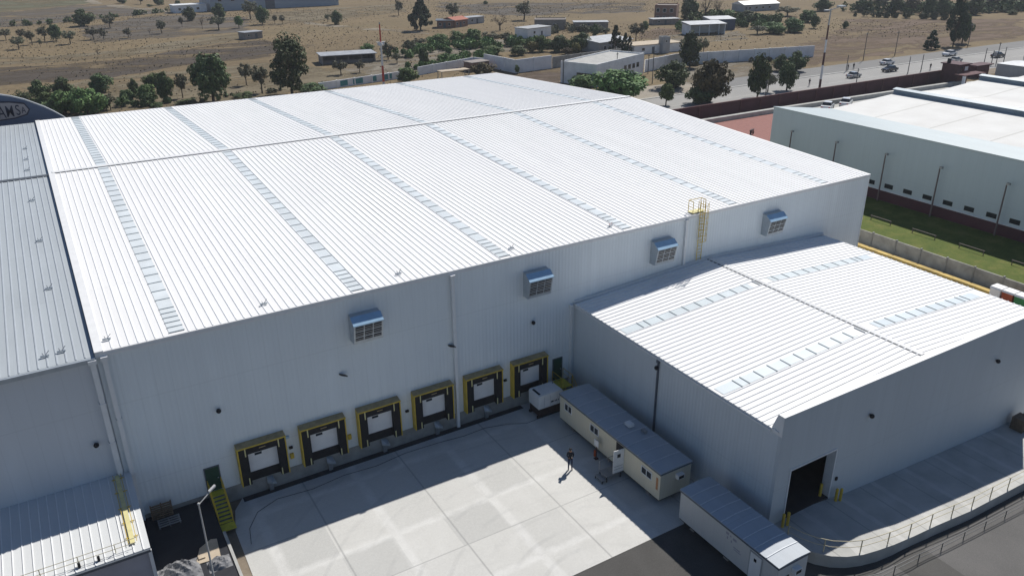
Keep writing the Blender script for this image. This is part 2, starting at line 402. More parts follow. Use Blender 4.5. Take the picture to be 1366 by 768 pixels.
# site tables, metres
TREES = [
    (37.6, 152.3, 11.8, 9.0, 'broad', 'biggest dark round tree standing just behind the white warehouse roof'),
    (56.6, 152.3, 13.2, 9.0, 'open', 'tall dark tree with a clumpy broken crown behind the white roof'),
    (50.8, 158.5, 7.0, 4.9, 'grey', 'thin olive tree between the two tall dark trees behind the roof'),
    (50.2, 171.8, 6.0, 3.6, 'grey', 'small grey green tree just right of the biggest round tree'),
    (45.1, 154.1, 1.8, 4.4, 'shrub', 'low dark bush at the foot of the roof edge between the two tall trees'),
    (32.0, 154.8, 1.2, 4.6, 'shrub', 'low flat bush at the roof edge left of the biggest round tree'),
    (61.9, 152.4, 2.8, 6.1, 'shrub', 'wide low dark bush right of the tall clumpy tree'),
    (2.4, 179.9, 4.7, 4.8, 'broad', 'dark round tree at the left end of the thicket near the dark arched sign front'),
    (7.3, 179.0, 5.1, 5.6, 'broad', 'dark broad tree in the middle of the thicket behind the arched front'),
    (-1.7, 174.9, 4.0, 4.6, 'shrub', 'green bush rising right behind the top of the arched sign front'),
    (2.9, 165.6, 4.1, 5.9, 'green', 'mid green spreading bush behind the slope of the arched front'),
    (6.3, 157.4, 5.5, 6.8, 'green', 'bright green spreading tree at the right end of the arched front'),
    (10.6, 153.6, 6.6, 7.4, 'green', 'largest bright green spreading tree in the left thicket'),
    (16.3, 182.7, 4.7, 5.4, 'broad', 'dark tree on the upper right of the left thicket'),
    (15.5, 156.3, 3.9, 3.1, 'grey', 'small dull tree at the right edge of the left thicket'),
    (19.9, 162.9, 3.4, 3.4, 'broad', 'small round tree standing alone just right of the left thicket'),
    (22.8, 172.3, 4.2, 2.4, 'broad', 'narrow dark tree left of the middle thicket behind the roof'),
    (24.3, 162.1, 4.6, 5.1, 'green', 'green bushy tree in the middle thicket behind the roof'),
    (29.0, 183.3, 3.9, 4.4, 'green', 'bright green tree at the back of the middle thicket'),
    (28.3, 159.5, 7.1, 4.1, 'broad', 'taller dark tree at the right of the middle thicket'),
    (32.4, 162.4, 6.3, 3.7, 'grey', 'pale grey sparse tree right of the middle thicket'),
    (25.1, 154.1, 1.4, 2.8, 'shrub', 'tiny low bush on the roof edge below the middle thicket'),
    (27.6, 364.5, 7.2, 8.6, 'broad', 'dark round tree on the far field boundary, biggest on the left of the picture'),
    (36.3, 347.4, 5.2, 5.8, 'grey', 'dull tree right of the dark round tree on the far field boundary'),
    (26.1, 307.3, 4.7, 4.6, 'grey', 'leaning sparse field tree, left one of the pair in the dry grass'),
    (29.3, 302.3, 4.6, 3.4, 'grey', 'leaning sparse field tree, right one of the pair in the dry grass'),
    (17.4, 297.2, 5.0, 5.5, 'grey', 'sparse field tree with a long leaning trunk, nearest of the left group'),
    (13.5, 310.6, 6.3, 4.8, 'broad', 'dark upright tree at the back of the left field group'),
    (9.8, 313.1, 5.7, 5.1, 'grey', 'sparse twiggy tree in the middle of the left field group'),
    (5.2, 303.1, 5.3, 3.9, 'grey', 'sparse tree with a tall bare trunk in the left field group'),
    (0.6, 291.5, 4.6, 4.8, 'grey', 'low wide twiggy tree at the front left of the left field group'),
    (7.5, 294.0, 2.9, 1.6, 'grey', 'tiny twig tree in front of the left field group'),
    (2.5, 318.2, 4.6, 4.0, 'grey', 'dull small tree behind the low wide twiggy tree'),
    (-2.8, 324.7, 4.4, 4.0, 'grey', 'dull small tree at the left edge of the picture in the dry field'),
    (38.1, 304.7, 3.9, 3.8, 'grey', 'lone small leaning tree in the middle of the dry field'),
    (22.3, 252.3, 3.3, 1.2, 'bare', 'lone dead leaning sapling in the dry field'),
    (46.8, 310.5, 2.6, 1.5, 'bare', 'tiny bare sapling between two small field trees'),
    (51.8, 313.2, 5.5, 4.6, 'grey', 'small dark leaning tree right of the bare sapling'),
    (63.0, 332.0, 4.6, 2.6, 'grey', 'narrow twiggy tree left of the white farm block'),
    (76.9, 417.1, 5.5, 4.3, 'broad', 'dark tree cut by the top edge left of the white farm block'),
    (71.8, 360.3, 6.2, 5.6, 'broad', 'dark tree right in front of the white farm block'),
    (69.1, 320.7, 5.1, 2.2, 'bare', 'thin brown bare sapling below the white farm block'),
    (74.3, 313.6, 5.7, 6.3, 'grey', 'grey twiggy bush tree in front of the far long warehouse'),
    (85.5, 363.0, 7.0, 6.4, 'broad', 'dark bushy tree in front of the left end of the far long warehouse'),
    (82.8, 314.4, 5.4, 3.8, 'green', 'small bright green tree in the field below the far long warehouse'),
    (96.8, 350.6, 8.6, 7.7, 'grey', 'twiggy tree cut by the top edge in front of the far long warehouse'),
    (95.2, 323.7, 7.8, 5.9, 'broad', 'dark leaning tree in front of the middle of the far long warehouse'),
    (99.8, 320.4, 4.1, 2.6, 'grey', 'left one of two tiny trees below the far long warehouse'),
    (102.6, 318.4, 4.1, 2.6, 'grey', 'right one of two tiny trees below the far long warehouse'),
    (122.3, 304.3, 5.9, 4.9, 'broad', 'small dark tree in the open field right of the far long warehouse'),
    (122.2, 315.9, 3.8, 2.7, 'grey', 'small twiggy tree beside the dark tree in the open field'),
    (142.8, 261.7, 11.8, 7.9, 'conifer', 'big dark cone shaped evergreen beside the dirt track'),
    (161.2, 325.9, 7.2, 5.1, 'grey', 'dull tree left of the big cone shaped evergreen'),
    (168.3, 282.8, 8.5, 6.6, 'grey', 'tree rising behind the red roofed farmhouse'),
    (169.3, 242.9, 6.1, 7.9, 'bare', 'bare branching tree right of the red roofed farmhouse'),
    (199.0, 272.5, 8.3, 8.8, 'grey', 'grey round headed tree with two trunks in the upper field'),
    (226.4, 356.8, 1.9, 2.9, 'broad', 'tiny dark tree at the top edge of the upper field'),
    (129.1, 217.2, 4.1, 6.9, 'green', 'green orchard bush at the left of the orchard strip'),
    (136.5, 217.1, 4.4, 7.0, 'green', 'green orchard bush in the centre of the orchard strip'),
    (142.4, 215.5, 5.2, 7.1, 'green', 'bright green tallest bush of the orchard strip'),
    (144.5, 206.5, 4.6, 6.4, 'grey', 'dull orchard bush at the right of the orchard strip'),
    (148.9, 203.5, 4.6, 5.3, 'grey', 'pale orchard tree beside the white walled farm block'),
    (119.3, 211.9, 3.7, 5.7, 'grey', 'grey orchard bush at the left end of the orchard strip'),
    (99.4, 210.0, 3.6, 4.5, 'green', 'green bush behind the flat roofed shed'),
    (99.8, 193.4, 5.5, 4.7, 'grey', 'sparse tree right behind the red and white mast'),
    (108.6, 197.4, 5.4, 4.9, 'grey', 'dull tree right of the red and white mast'),
    (103.8, 175.9, 5.7, 3.4, 'broad', 'small dark upright tree behind the pale boundary wall'),
    (114.1, 179.9, 3.2, 7.0, 'shrub', 'dark wide bush above the sloping pale boundary wall'),
    (99.0, 184.6, 3.3, 3.2, 'grey', 'thin twiggy tree between the mast and the small dark upright tree'),
    (77.2, 174.0, 4.1, 4.2, 'grey', 'thin tree growing in front of the flat roofed shed'),
    (83.1, 174.8, 3.6, 3.0, 'grey', 'small tree at the right corner of the flat roofed shed'),
    (88.0, 152.1, 4.3, 6.0, 'green', 'green bush at the left end of the pale boundary wall'),
    (109.0, 148.1, 4.2, 7.0, 'rust', 'brownish green bush by the cream canopy at the warehouse roof corner'),
    (119.4, 147.3, 2.5, 1.7, 'green', 'small green shrub at the corner of the grey boundary wall'),
    (131.6, 183.7, 3.3, 8.3, 'green', 'bright green bush mass behind the grey boundary wall corner'),
    (139.0, 178.7, 3.3, 5.8, 'broad', 'dark rounded bush behind the grey boundary wall'),
    (146.4, 182.1, 4.3, 4.5, 'yellow', 'yellow green small tree behind the grey boundary wall'),
    (149.8, 181.9, 5.8, 5.5, 'green', 'green tree in front of the grey brick farmhouse'),
    (154.7, 178.5, 5.5, 6.5, 'broad', 'dark green tree right of the grey brick farmhouse'),
    (161.9, 175.8, 6.0, 6.5, 'broad', 'dark tree left of the grey tin roofed house'),
    (157.2, 172.5, 3.6, 3.2, 'yellow', 'small yellow green bush beside the boundary wall'),
    (152.8, 171.3, 2.4, 3.7, 'rust', 'low rusty bush beside the small yellow green bush'),
    (187.3, 203.1, 4.8, 3.4, 'broad', 'dark tree behind the row of low farm walls'),
    (190.5, 200.8, 3.8, 4.5, 'grey', 'dull low tree left of the cypresses, further back'),
    (162.5, 158.5, 8.9, 3.1, 'cypress', 'tallest narrow cypress in front of the tin roofed house'),
    (166.1, 158.1, 6.7, 1.9, 'cypress', 'slim cypress in the middle of the three cypresses'),
    (168.3, 158.6, 5.6, 1.7, 'cypress', 'shortest cypress at the right of the three cypresses'),
    (192.9, 185.6, 6.5, 5.4, 'grey', 'pale sparse tree right of the cypresses near the earth bank'),
    (218.1, 211.6, 3.5, 3.6, 'green', 'small green tree behind the earth bank'),
    (120.8, 118.3, 3.9, 6.9, 'green', 'bright green bush in front of the white flat roofed hall'),
    (118.4, 100.1, 8.4, 12.7, 'green', 'widest bright green tree behind the warehouse roof ridge'),
    (140.7, 106.4, 6.8, 8.0, 'broad', 'dark green spreading tree left of the reddish tree by the road'),
    (124.8, 90.6, 5.4, 3.8, 'green', 'small green tree at the roof edge beside the highway'),
    (135.5, 87.7, 10.7, 9.1, 'rust', 'tall reddish brown open tree beside the highway'),
    (132.3, 87.8, 4.3, 5.9, 'broad', 'low dark clump under the tall reddish tree'),
    (167.5, 129.4, 10.1, 6.6, 'broad', 'dark tree rising behind the white boundary wall'),
    (190.1, 147.8, 5.1, 3.4, 'grey', 'thin tree behind the white boundary wall'),
    (149.5, 86.2, 10.1, 5.0, 'broad', 'lollipop shaped dark tree with a tall thin trunk beside the highway'),
    (156.7, 89.6, 4.7, 4.1, 'grey', 'small pale green roadside tree right of the lollipop tree'),
    (162.0, 88.4, 7.3, 5.0, 'broad', 'dense dark roadside tree nearest the maroon wall'),
    (187.5, 107.7, 5.5, 5.5, 'broad', 'dark tree behind the dense roadside tree'),
    (183.7, 110.2, 4.7, 4.7, 'broad', 'dark bush in front of the end of the white boundary wall'),
    (260.5, 232.2, 9.5, 8.0, 'broad', 'dark tree cut by the top edge right of the brick house'),
    (268.6, 230.4, 8.9, 7.4, 'bare', 'grey leafless tree beside the dark tree at the top edge'),
    (275.3, 229.7, 8.3, 6.1, 'bare', 'second grey leafless tree further right at the top edge'),
    (279.6, 226.6, 3.9, 6.8, 'green', 'low green tree right of the leafless trees'),
    (276.3, 212.8, 4.4, 7.9, 'broad', 'dark bush in front of the long pale roofed building'),
    (243.4, 175.2, 3.3, 7.4, 'grey', 'grey green bush at the left end of the scrub patch'),
    (250.3, 173.3, 4.7, 8.6, 'green', 'bright green bush in the middle front of the scrub patch'),
    (260.1, 172.5, 5.3, 8.7, 'green', 'tall bright green bush in the scrub patch'),
    (292.9, 193.2, 5.5, 8.3, 'green', 'green bush at the back right of the scrub patch'),
    (305.8, 216.1, 4.5, 10.3, 'grey', 'dull bush at the back of the scrub patch'),
    (276.8, 176.5, 5.2, 3.6, 'broad', 'dark narrow bush at the right of the scrub patch'),
    (339.3, 223.7, 6.5, 8.7, 'broad', 'dark tree at the top edge behind the tall lamp mast'),
    (286.6, 169.5, 2.9, 2.4, 'broad', 'tiny dark shrub right of the tall lamp mast in dry grass'),
    (258.6, 113.6, 5.7, 4.0, 'conifer', 'dark cone shaped shrub tree beside the highway verge'),
    (271.2, 114.0, 14.8, 7.6, 'tall', 'tallest dark leaning tree standing beside the highway verge'),
    (280.8, 116.8, 10.3, 5.7, 'broad', 'dark tree leaning right against the tallest highway tree'),
    (350.8, 210.4, 7.1, 7.9, 'broad', 'first dark tree of the treeline from the left at the top right'),
    (353.7, 203.5, 7.7, 8.5, 'grey', 'dull tree second from the left in the top right treeline'),
    (359.8, 199.1, 7.7, 8.5, 'broad', 'dark tree third from the left in the top right treeline'),
    (359.4, 190.2, 7.9, 7.6, 'grey', 'dull tree fourth from the left in the top right treeline'),
    (362.2, 183.7, 7.8, 8.3, 'broad', 'dark tree left of the tallest highway tree in the treeline'),
    (366.9, 180.2, 7.8, 6.9, 'broad', 'dark treeline tree directly behind the tallest highway tree'),
    (378.4, 171.9, 7.7, 7.5, 'broad', 'dark treeline tree right of the tallest highway tree'),
    (397.6, 175.9, 7.3, 8.5, 'grey', 'dull treeline tree near the top right corner'),
    (407.2, 173.6, 7.0, 7.8, 'broad', 'dark treeline tree close to the top right corner'),
    (416.2, 171.9, 6.8, 7.9, 'grey', 'last treeline tree at the top right corner'),
    (391.8, 162.1, 2.9, 4.1, 'shrub', 'small dark bush in the dry grass below the treeline'),
    (235.8, 72.0, 2.8, 5.4, 'broad', 'dark bush beside the maroon wall at the right edge'),
    (58.3, 489.5, 4.1, 5.2, 'broad', 'far dark tree at the top edge above the left field track'),
    (66.7, 476.8, 4.5, 5.2, 'grey', 'far dull tree second from the left at the top edge above the track'),
    (74.9, 464.4, 4.4, 5.9, 'broad', 'far dark tree third from the left at the top edge above the track'),
    (68.6, 456.9, 1.6, 3.3, 'shrub', 'small dark shrub beside the pale track at the top left'),
]
PATCHES = [
    ('field', 'olive', [(-30.1, 716.1), (54.3, 591.4), (44.5, 506.5), (-22.7, 446.0)]),
    ('field', 'greybrown', [(-22.7, 446.0), (43.9, 500.4), (56.3, 466.1), (74.6, 418.8), (29.2, 390.9), (-20.8, 374.1)]),
    ('dirt_track', 'track', [(50.2, 577.3), (46.6, 511.7), (56.9, 471.6), (75.6, 418.1), (73.6, 406.7), (54.2, 455.9), (42.2, 508.2), (46.0, 580.5)]),
    ('field', 'greybrown', [(74.8, 413.5), (97.4, 358.8), (82.9, 300.9), (23.7, 295.4), (26.8, 361.4)]),
    ('field', 'straw', [(-14.0, 279.1), (7.4, 264.5), (28.3, 267.7), (59.5, 286.9), (86.8, 298.1), (81.3, 277.3), (54.9, 263.6), (28.1, 246.3), (6.7, 249.1), (-13.6, 255.5)]),
    ('field', 'plough', [(-13.5, 246.6), (6.3, 242.0), (27.7, 242.6), (54.1, 259.3), (78.8, 267.8), (92.2, 242.7), (66.2, 220.3), (45.8, 218.9), (21.3, 205.4), (-0.7, 208.6), (-12.9, 208.5)]),
    ('dirt_track', 'track', [(114.3, 325.6), (121.5, 301.1), (130.5, 280.5), (143.3, 255.0), (140.0, 248.0), (127.3, 272.7), (118.5, 292.5), (111.3, 316.0)]),
    ('field', 'straw', [(101.3, 374.3), (139.7, 386.8), (186.8, 386.6), (173.1, 341.1), (122.5, 323.7), (90.0, 316.4)]),
    ('field', 'greybrown', [(209.8, 381.7), (301.7, 312.4), (267.9, 271.4), (208.4, 287.0), (185.5, 332.1)]),
    ('earth_bank', 'red', [(209.4, 205.1), (226.8, 212.1), (231.0, 202.5), (219.1, 192.3), (202.4, 187.0), (197.5, 190.4)]),
    ('dirt_lot', 'pale', [(200.1, 185.9), (219.1, 192.3), (222.4, 181.3), (244.8, 186.3), (230.9, 167.0), (208.0, 169.9)]),
    ('field', 'red', [(315.8, 192.2), (376.5, 148.3), (318.8, 116.5), (256.3, 115.2), (212.6, 112.9), (183.0, 112.3), (228.1, 143.8), (262.4, 156.1)]),
    ('dirt_lot', 'pale', [(146.7, 121.4), (161.2, 130.3), (190.4, 128.0), (193.8, 108.3), (178.4, 100.2), (147.4, 101.9)]),
    ('bare_soil', 'brown', [(113.9, 140.5), (121.5, 149.0), (132.4, 149.7), (149.2, 150.5), (121.1, 127.3), (117.0, 124.7)]),
    ('dirt_lot', 'pale', [(123.6, 221.0), (161.1, 215.9), (144.1, 188.0), (128.6, 185.8), (94.5, 168.7), (76.3, 162.7), (80.1, 185.1)]),
    ('scrub_ground', 'straw', [(-1.0, 200.6), (63.6, 210.5), (80.1, 185.1), (86.8, 161.5), (67.4, 155.1), (35.8, 148.1), (-2.6, 147.0)]),
]

# ================================================================== SETTING
def AZ(x):                                                          # the apron in front of the annex is a ramp going down to the right
    P_ = [(-1e4, 0.95), (40.5, 0.95), (43, 0.5), (50, -0.05), (64, -0.95), (80, -2.0), (1e4, -2.0)]
    for (a, za), (b, zb) in zip(P_[:-1], P_[1:]):
        if x <= b: return za+(zb-za)*(x-a)/(b-a)
def T(x, y):                                                        # terrain: the road beside the ramp sinks with it
    c = lambda v: max(0.0, min(1.0, v))
    return min(0.0, AZ(x)-0.85)*c((-19.6-y)/2.4)*c((87-x)/6)*c((y+100)/25)
def gridsheet(x0, x1, y0, y1, z, step=3.0):
    def ax(a, b, lo, hi):
        v = [a]
        if a < lo < b: v.append(lo)
        t = max(a, lo)
        while t+step < min(b, hi): t += step; v.append(t)
        if lo < hi < b: v.append(hi)
        v.append(b); return sorted(set(v))
    xs, ys = ax(x0, x1, 36.0, 90.0), sorted(set(ax(y0, y1, -100.0, -16.0)+[q_ for q_ in (-22.0, -19.6) if y0 < q_ < y1]))
    m = MB(); n = len(xs)
    m.poly([(x, y, z+T(x, y)) for y in ys for x in xs], [(j*n+i, j*n+i+1, (j+1)*n+i+1, (j+1)*n+i) for j in range(len(ys)-1) for i in range(n-1)])
    return m
struct('ground', gridsheet(-2500, 2500, -2500, 2500, 0.0), field_ground())
dirt = ground_patch('packed_dirt', (0.16, 0.13, 0.10), (0.28, 0.235, 0.18), 0.3)
asph = asphalt('dark_asphalt', (0.055, 0.053, 0.050), (0.088, 0.085, 0.080))
asph_old = asphalt('weathered_asphalt', (0.085, 0.083, 0.080), (0.135, 0.13, 0.125), 0.15)
asph_black = asphalt('black_asphalt', (0.020, 0.021, 0.026), (0.036, 0.037, 0.043), 0.6)
struct('dirt_yard', gridsheet(-60, 118, -70, 112, 0.02), dirt)
struct('asphalt_road', gridsheet(-60, 88, -70, -18.62, 0.04), asph)
struct('side_road', gridsheet(36.5, 100, -70, -28.3, 0.048), asph_old)
yard = MB().face([(4.9, -18.6, 0.05), (35.6, -18.6, 0.05), (35.6, -0.05, 0.05), (6.9, -0.05, 0.05), (6.1, -1.2, 0.05), (5.62, -3.4, 0.05), (5.55, -8, 0.05)])
struct('concrete_yard', yard, concrete_yard())
struct('drain_channel', sheet(6.9, 30.2, -0.62, -0.06, 0.058), plain('dark_drain', (0.05, 0.052, 0.055), 0.8, 0.3, 1))
struct('asphalt_terrace', MB().box(0.42, 4.72, -16, 0.0, 0.0, 0.95), asph_black)
struct('terrace_kerb', MB().box(4.72, 4.9, -16, -4.2, 0.0, 1.02), MT['concrete'])
struct('side_lane', sheet(65.8, 87.2, -19.7, 30, 0.044), ground_patch('tan_concrete', (0.36, 0.31, 0.25), (0.48, 0.42, 0.35), 0.5))
struct('yellow_kerb', MB().box(85.4, 86.1, -19.6, 28, 0.0, 0.5), MT['yellow_kerb'])
lawn = NT('lawn_grass'); lawn.set(0.9, 0, 0.15)
lawn.color(lawn.mix(0.45, lawn.ramp(lawn.noise(0.35, 6, None, 0.65), [(0.3, (0.045, 0.085, 0.014)), (0.50, (0.095, 0.125, 0.024)), (0.70, (0.22, 0.19, 0.065))]),
                    lawn.ramp(lawn.noise(6, 5, None, 0.7), [(0.3, (0.03, 0.055, 0.008)), (0.7, (0.15, 0.17, 0.04))])))
lawn.bump(lawn.noise(9, 5), 0.6, 0.08)
struct('lawn', sheet(87.45, 104.7, -60, 44, 0.06), lawn.m)
struct('brick_paving', sheet(104.6, 138, 42.2, 71.2, 0.05), MT['paving'])
struct('parking_apron', sheet(138, 212, 35, 71.2, 0.05), MT['concrete'])
road_m = asphalt('highway_asphalt', (0.235, 0.228, 0.215), (0.32, 0.312, 0.295), 0.05)
road_d = asphalt('older_highway_asphalt', (0.135, 0.132, 0.127), (0.19, 0.186, 0.178), 0.05)
struct('verge', sheet(104, 700, 74.9, 80.2, 0.03), dirt)
struct('highway', sheet(60, 900, 80.2, 98.6, 0.05), road_m)
struct('opposite_lanes', sheet(150, 900, 99.3, 108.8, 0.05), road_d)
struct('roadside_strip', sheet(60, 150, 99.3, 112, 0.045), ground_patch('pale_verge', (0.25, 0.22, 0.18), (0.38, 0.34, 0.28), 0.2))
struct('median_kerb', MB().box(60, 900, 98.6, 99.3, 0.0, 0.16), MT['concrete'])
struct('lane_line', sheet(60, 900, 89.2, 89.34, 0.056), plain('worn_lane_paint', (0.5, 0.49, 0.46), 0.8, 0.25, 0.3))
PM = {
 'track': ground_patch('pale_track_dust', (0.215, 0.185, 0.138), (0.301, 0.262, 0.202), 0.12, patchy=0.05),
 'straw': ground_patch('straw_strip', (0.142, 0.116, 0.077), (0.215, 0.181, 0.120), 0.08, (0.4, 1.6, 1), -28, patchy=0.05),
 'plough': ground_patch('ploughed_soil', (0.060, 0.049, 0.040), (0.101, 0.083, 0.066), 0.07, (0.3, 2.0, 1), -28, patchy=0.05),
 'olive': ground_patch('olive_crop', (0.099, 0.099, 0.060), (0.150, 0.144, 0.090), 0.05, (0.4, 1.6, 1), -28, patchy=0.05),
 'greybrown': ground_patch('grey_brown_field', (0.095, 0.084, 0.071), (0.138, 0.120, 0.099), 0.05, (0.4, 1.6, 1), -28, patchy=0.05),
 'red': ground_patch('reddish_earth', (0.125, 0.090, 0.065), (0.176, 0.129, 0.093), 0.08, patchy=0.05),
 'brown': ground_patch('dark_brown_soil', (0.077, 0.058, 0.045), (0.146, 0.112, 0.086), 0.4, patchy=0.05),
 'pale': ground_patch('pale_bare_dirt', (0.129, 0.112, 0.086), (0.292, 0.258, 0.206), 0.2, patchy=0.05),
}
def ragged(pts, seed):
    r_ = random.Random(seed); o_ = []
    for (xa, ya), (xb, yb) in zip(pts, pts[1:]+pts[:1]):
        ln = math.hypot(xb-xa, yb-ya); m = max(1, int(ln/4)); amp = min(2.2, ln*0.06)
        for j in range(m):
            t = j/m; w_ = (r_.random()-0.5)*2*amp*(1 if j else 0.3)
            o_.append((xa+(xb-xa)*t-(yb-ya)/ln*w_, ya+(yb-ya)*t+(xb-xa)/ln*w_))
    return o_
for i, (nm, key, pts) in enumerate(PATCHES):
    struct(nm, poly_sheet(ragged(pts, i), 0.022+0.002*i), PM[key])

# ================================================================== MAIN WAREHOUSE
L, HE, HR, D1, D2 = 72.37, 13.79, 15.50, 39.42, 77.03
def zroof(y): return HE+(HR-HE)*y/D1 if y <= D1 else HR+(HE-HR)*(y-D1)/(D2-D1)
def gable_roof(root, x0, x1, dz, mat, seam_mat, skyx, sky_mat, pitch=0.5, over=0.12, label=None):
    for (ya, yb) in ((-over, D1), (D1, D2+over)):
        za, zb = zroof(max(ya, 0))-(0.005 if ya < 0 else 0)+dz, zroof(min(yb, D2))+dz
        rm = MB().prism([(x0, ya, za), (x1, ya, za), (x1, yb, zb), (x0, yb, zb)], (0, 0, -0.14))
        sm = rm.mat(1); n = int(round((x1-x0)/pitch))
        for i in range(1, n):
            x = x0+(x1-x0)*i/n
            if any(abs(x-s) < 0.42 for s in skyx): continue
            e0 = 0.10 if ya < 0 else 0.0; e1 = 0.10 if ya > 0 else 0.0
            p = [(x-0.065, ya+e0, za), (x+0.065, ya+e0, za), (x+0.03, ya+e0, za+0.045), (x-0.03, ya+e0, za+0.045)]
            q = [(a, yb-e1, b-za+zb) for a, _, b in p]
            sm.poly(p+q, [(0, 1, 2, 3), (7, 6, 5, 4), (1, 5, 6, 2), (3, 2, 6, 7), (0, 3, 7, 4)])
        part('roof', rm, [mat, seam_mat], root)
        ln = yb-ya
        for s in skyx:
            g = MB(); t = 0.4; step = 1.55; first = True
            def P(x, u, h): return (x, ya+u, za+(zb-za)*u/ln+h)
            g.poly([P(s-0.47, 0.35, 0.025), P(s+0.47, 0.35, 0.025), P(s+0.47, ln-0.35, 0.025), P(s-0.47, ln-0.35, 0.025)], [(0, 1, 2, 3)])
            lapm = g.mat(1); u = 0.4
            while u < ln-0.3:
                near = (u < 3.6 and ya < 0) or (u > ln-3.6 and ya > 0)
                b = 0.035
                lapm.poly([P(s-0.48, u-b, 0.03), P(s+0.48, u-b, 0.03), P(s+0.48, u+b, 0.03), P(s-0.48, u+b, 0.03),
                           P(s-0.48, u-b, 0.065), P(s+0.48, u-b, 0.065), P(s+0.48, u+b, 0.065), P(s-0.48, u+b, 0.065)],
                          [(4, 5, 6, 7), (0, 1, 5, 4), (1, 2, 6, 5), (2, 3, 7, 6), (3, 0, 4, 7)])
                u += 0.72 if near else 1.5
            part('skylight', g, [sky_mat, MT['lap']], root)
main = thing('warehouse', 'huge white metal warehouse with six roof skylight strips and a row of dock doors', 'warehouse')
wall = MB()
wall.box(0.02, L, 0, 0.2, 1.25, HE-0.1)
wall.prism([(L-0.2, 0.2, 0), (L-0.2, D2, 0), (L-0.2, D2, HE-0.2), (L-0.2, D1, HR-0.2), (L-0.2, 0.2, HE-0.2)], (0.2, 0, 0))
wall.prism([(0.02, 0.2, 0), (0.02, D2, 0), (0.02, D2, HE-0.2), (0.02, D1, HR-0.2), (0.02, 0.2, HE-0.2)], (0.2, 0, 0))
wall.box(0.22, L-0.2, D2-0.2, D2, 0, HE-0.2)
part('wall', wall, MT['wall_x'], main)
part('plinth', MB().box(0.02, 35.6, -0.04, 0.2, 0.0, 1.25), MT['plinth'], main)
gable_roof(main, 0.0, L+0.12, 0.0, MT['roof_white'], MT['seam'], (4.82, 16.95, 29.05, 41.1, 53.4, 65.9), MT['skylight'])
part('ridge_cap', MB().prism([(0.3, D1-0.32, HR+0.07), (0.3, D1, HR+0.12), (0.3, D1+0.32, HR+0.07), (0.3, D1, HR+0.03)], (L-0.3, 0, 0)), MT['white'], main)
part('ridge_gap', MB().box(0.6, L, D1-0.39, D1-0.325, HR-0.01, HR+0.07), MT['trim_dark'], main)
part('eave_trim', MB().box(0.0, L+0.12, -0.135, -0.0, HE-0.32, HE-0.15), MT['trim'], main)
part('edge_flashing', MB().prism([(0.0, -0.14, HE+0.06), (0.0, D1, HR+0.06), (0.0, D2+.1, HE+0.06), (0.0, D2+.1, HE-0.1), (0.0, D1, HR-0.1), (0.0, -0.14, HE-0.1)], (0.5, 0, 0.0)), MT['white'], main)
part('corner_trim', MB().box(L, L+0.1, -0.08, 0.25, 1.0, HE-0.16), MT['trim'], main)
def downpipe(root, x, y, z0, z1, r=0.11, m='trim', side=-1):
    q = MB().box(x-r, x+r, y-2*r, y-0.005, z0, z1)
    q.box(x-r*1.6, x+r*1.6, y-2.6*r, y-0.01, z1, z1+0.25)
    for z in (z0+(z1-z0)*0.3, z0+(z1-z0)*0.65): q.box(x-r*1.35, x+r*1.35, y-2.2*r, y-0.005, z, z+0.06)
    return part('downpipe', q, MT[m], root)
downpipe(main, 0.45, 0, 0.97, HE-0.55, 0.13)
downpipe(main, 24.22, -0.06, 0.02, HE-0.55, 0.12)
downpipe(main, 47.5, 0, 9.25, HE-0.55, 0.11)
downpipe(main, 35.25, 0, 0.1, 8.0, 0.09)
# dock shelters
def dock_shelter(x0, broken=False):
    z0, zt, d, W = 1.27, 4.5, 0.60, 3.4
    b = MB()
    b.box(x0+0.08, x0+0.70, -d+0.05, -0.01, z0, 3.78); b.box(x0+2.80, x0+W-0.08, -d+0.05, -0.01, z0, 3.78)
    b.box(x0+0.08, x0+W-0.08, -d+0.05, -0.01, 3.78, zt-0.09)
    b.box(x0+0.70, x0+2.80, -0.14, -0.045, z0-0.0, 1.98)
    s = part('dock_shelter', b, MT['black'], main)
    part('hood', MB().prism([(x0, 0, zt+0.05), (x0, -d-0.04, zt-0.06), (x0, -d-0.04, zt-0.12), (x0, 0, zt-0.03)], (W, 0, 0)), MT['tan'], s)
    t = MB(); t.box(x0, x0+0.07, -d, -0.012, z0, zt-0.10); t.box(x0+W-0.07, x0+W, -d, -0.012, z0, zt-0.10)
    t.box(x0-0.01, x0+W+0.01, -d-0.085, -d-0.042, zt-0.14, zt-0.05)
    part('side_frame', t, MT['yellow'], s)
    for sx in (0.50, 2.83):
        for za, zb in ((3.66, zt-0.13), (z0+0.02, z0+0.58)):
            part('guide_stripe', MB().box(x0+sx, x0+sx+0.075, -d+0.015, -d+0.052, za, zb), MT['pale_yellow'], s)
    dp = part('door_panel', MB().box(x0+0.702, x0+2.798, -0.10, -0.05, 1.98, 3.778), MT['white'], s)
    part('window', MB().box(x0+1.22, x0+1.72, -0.115, -0.098, 3.26, 3.44), MT['darkglass'], s)
    part('header_badge', MB().box(x0+1.5, x0+1.95, -d+0.03, -d+0.052, 4.04, 4.1), MT['tan'], s)
    return s
SH = [6.97, 11.42, 15.80, 20.33, 24.85, 29.25]
for x in SH: dock_shelter(x)
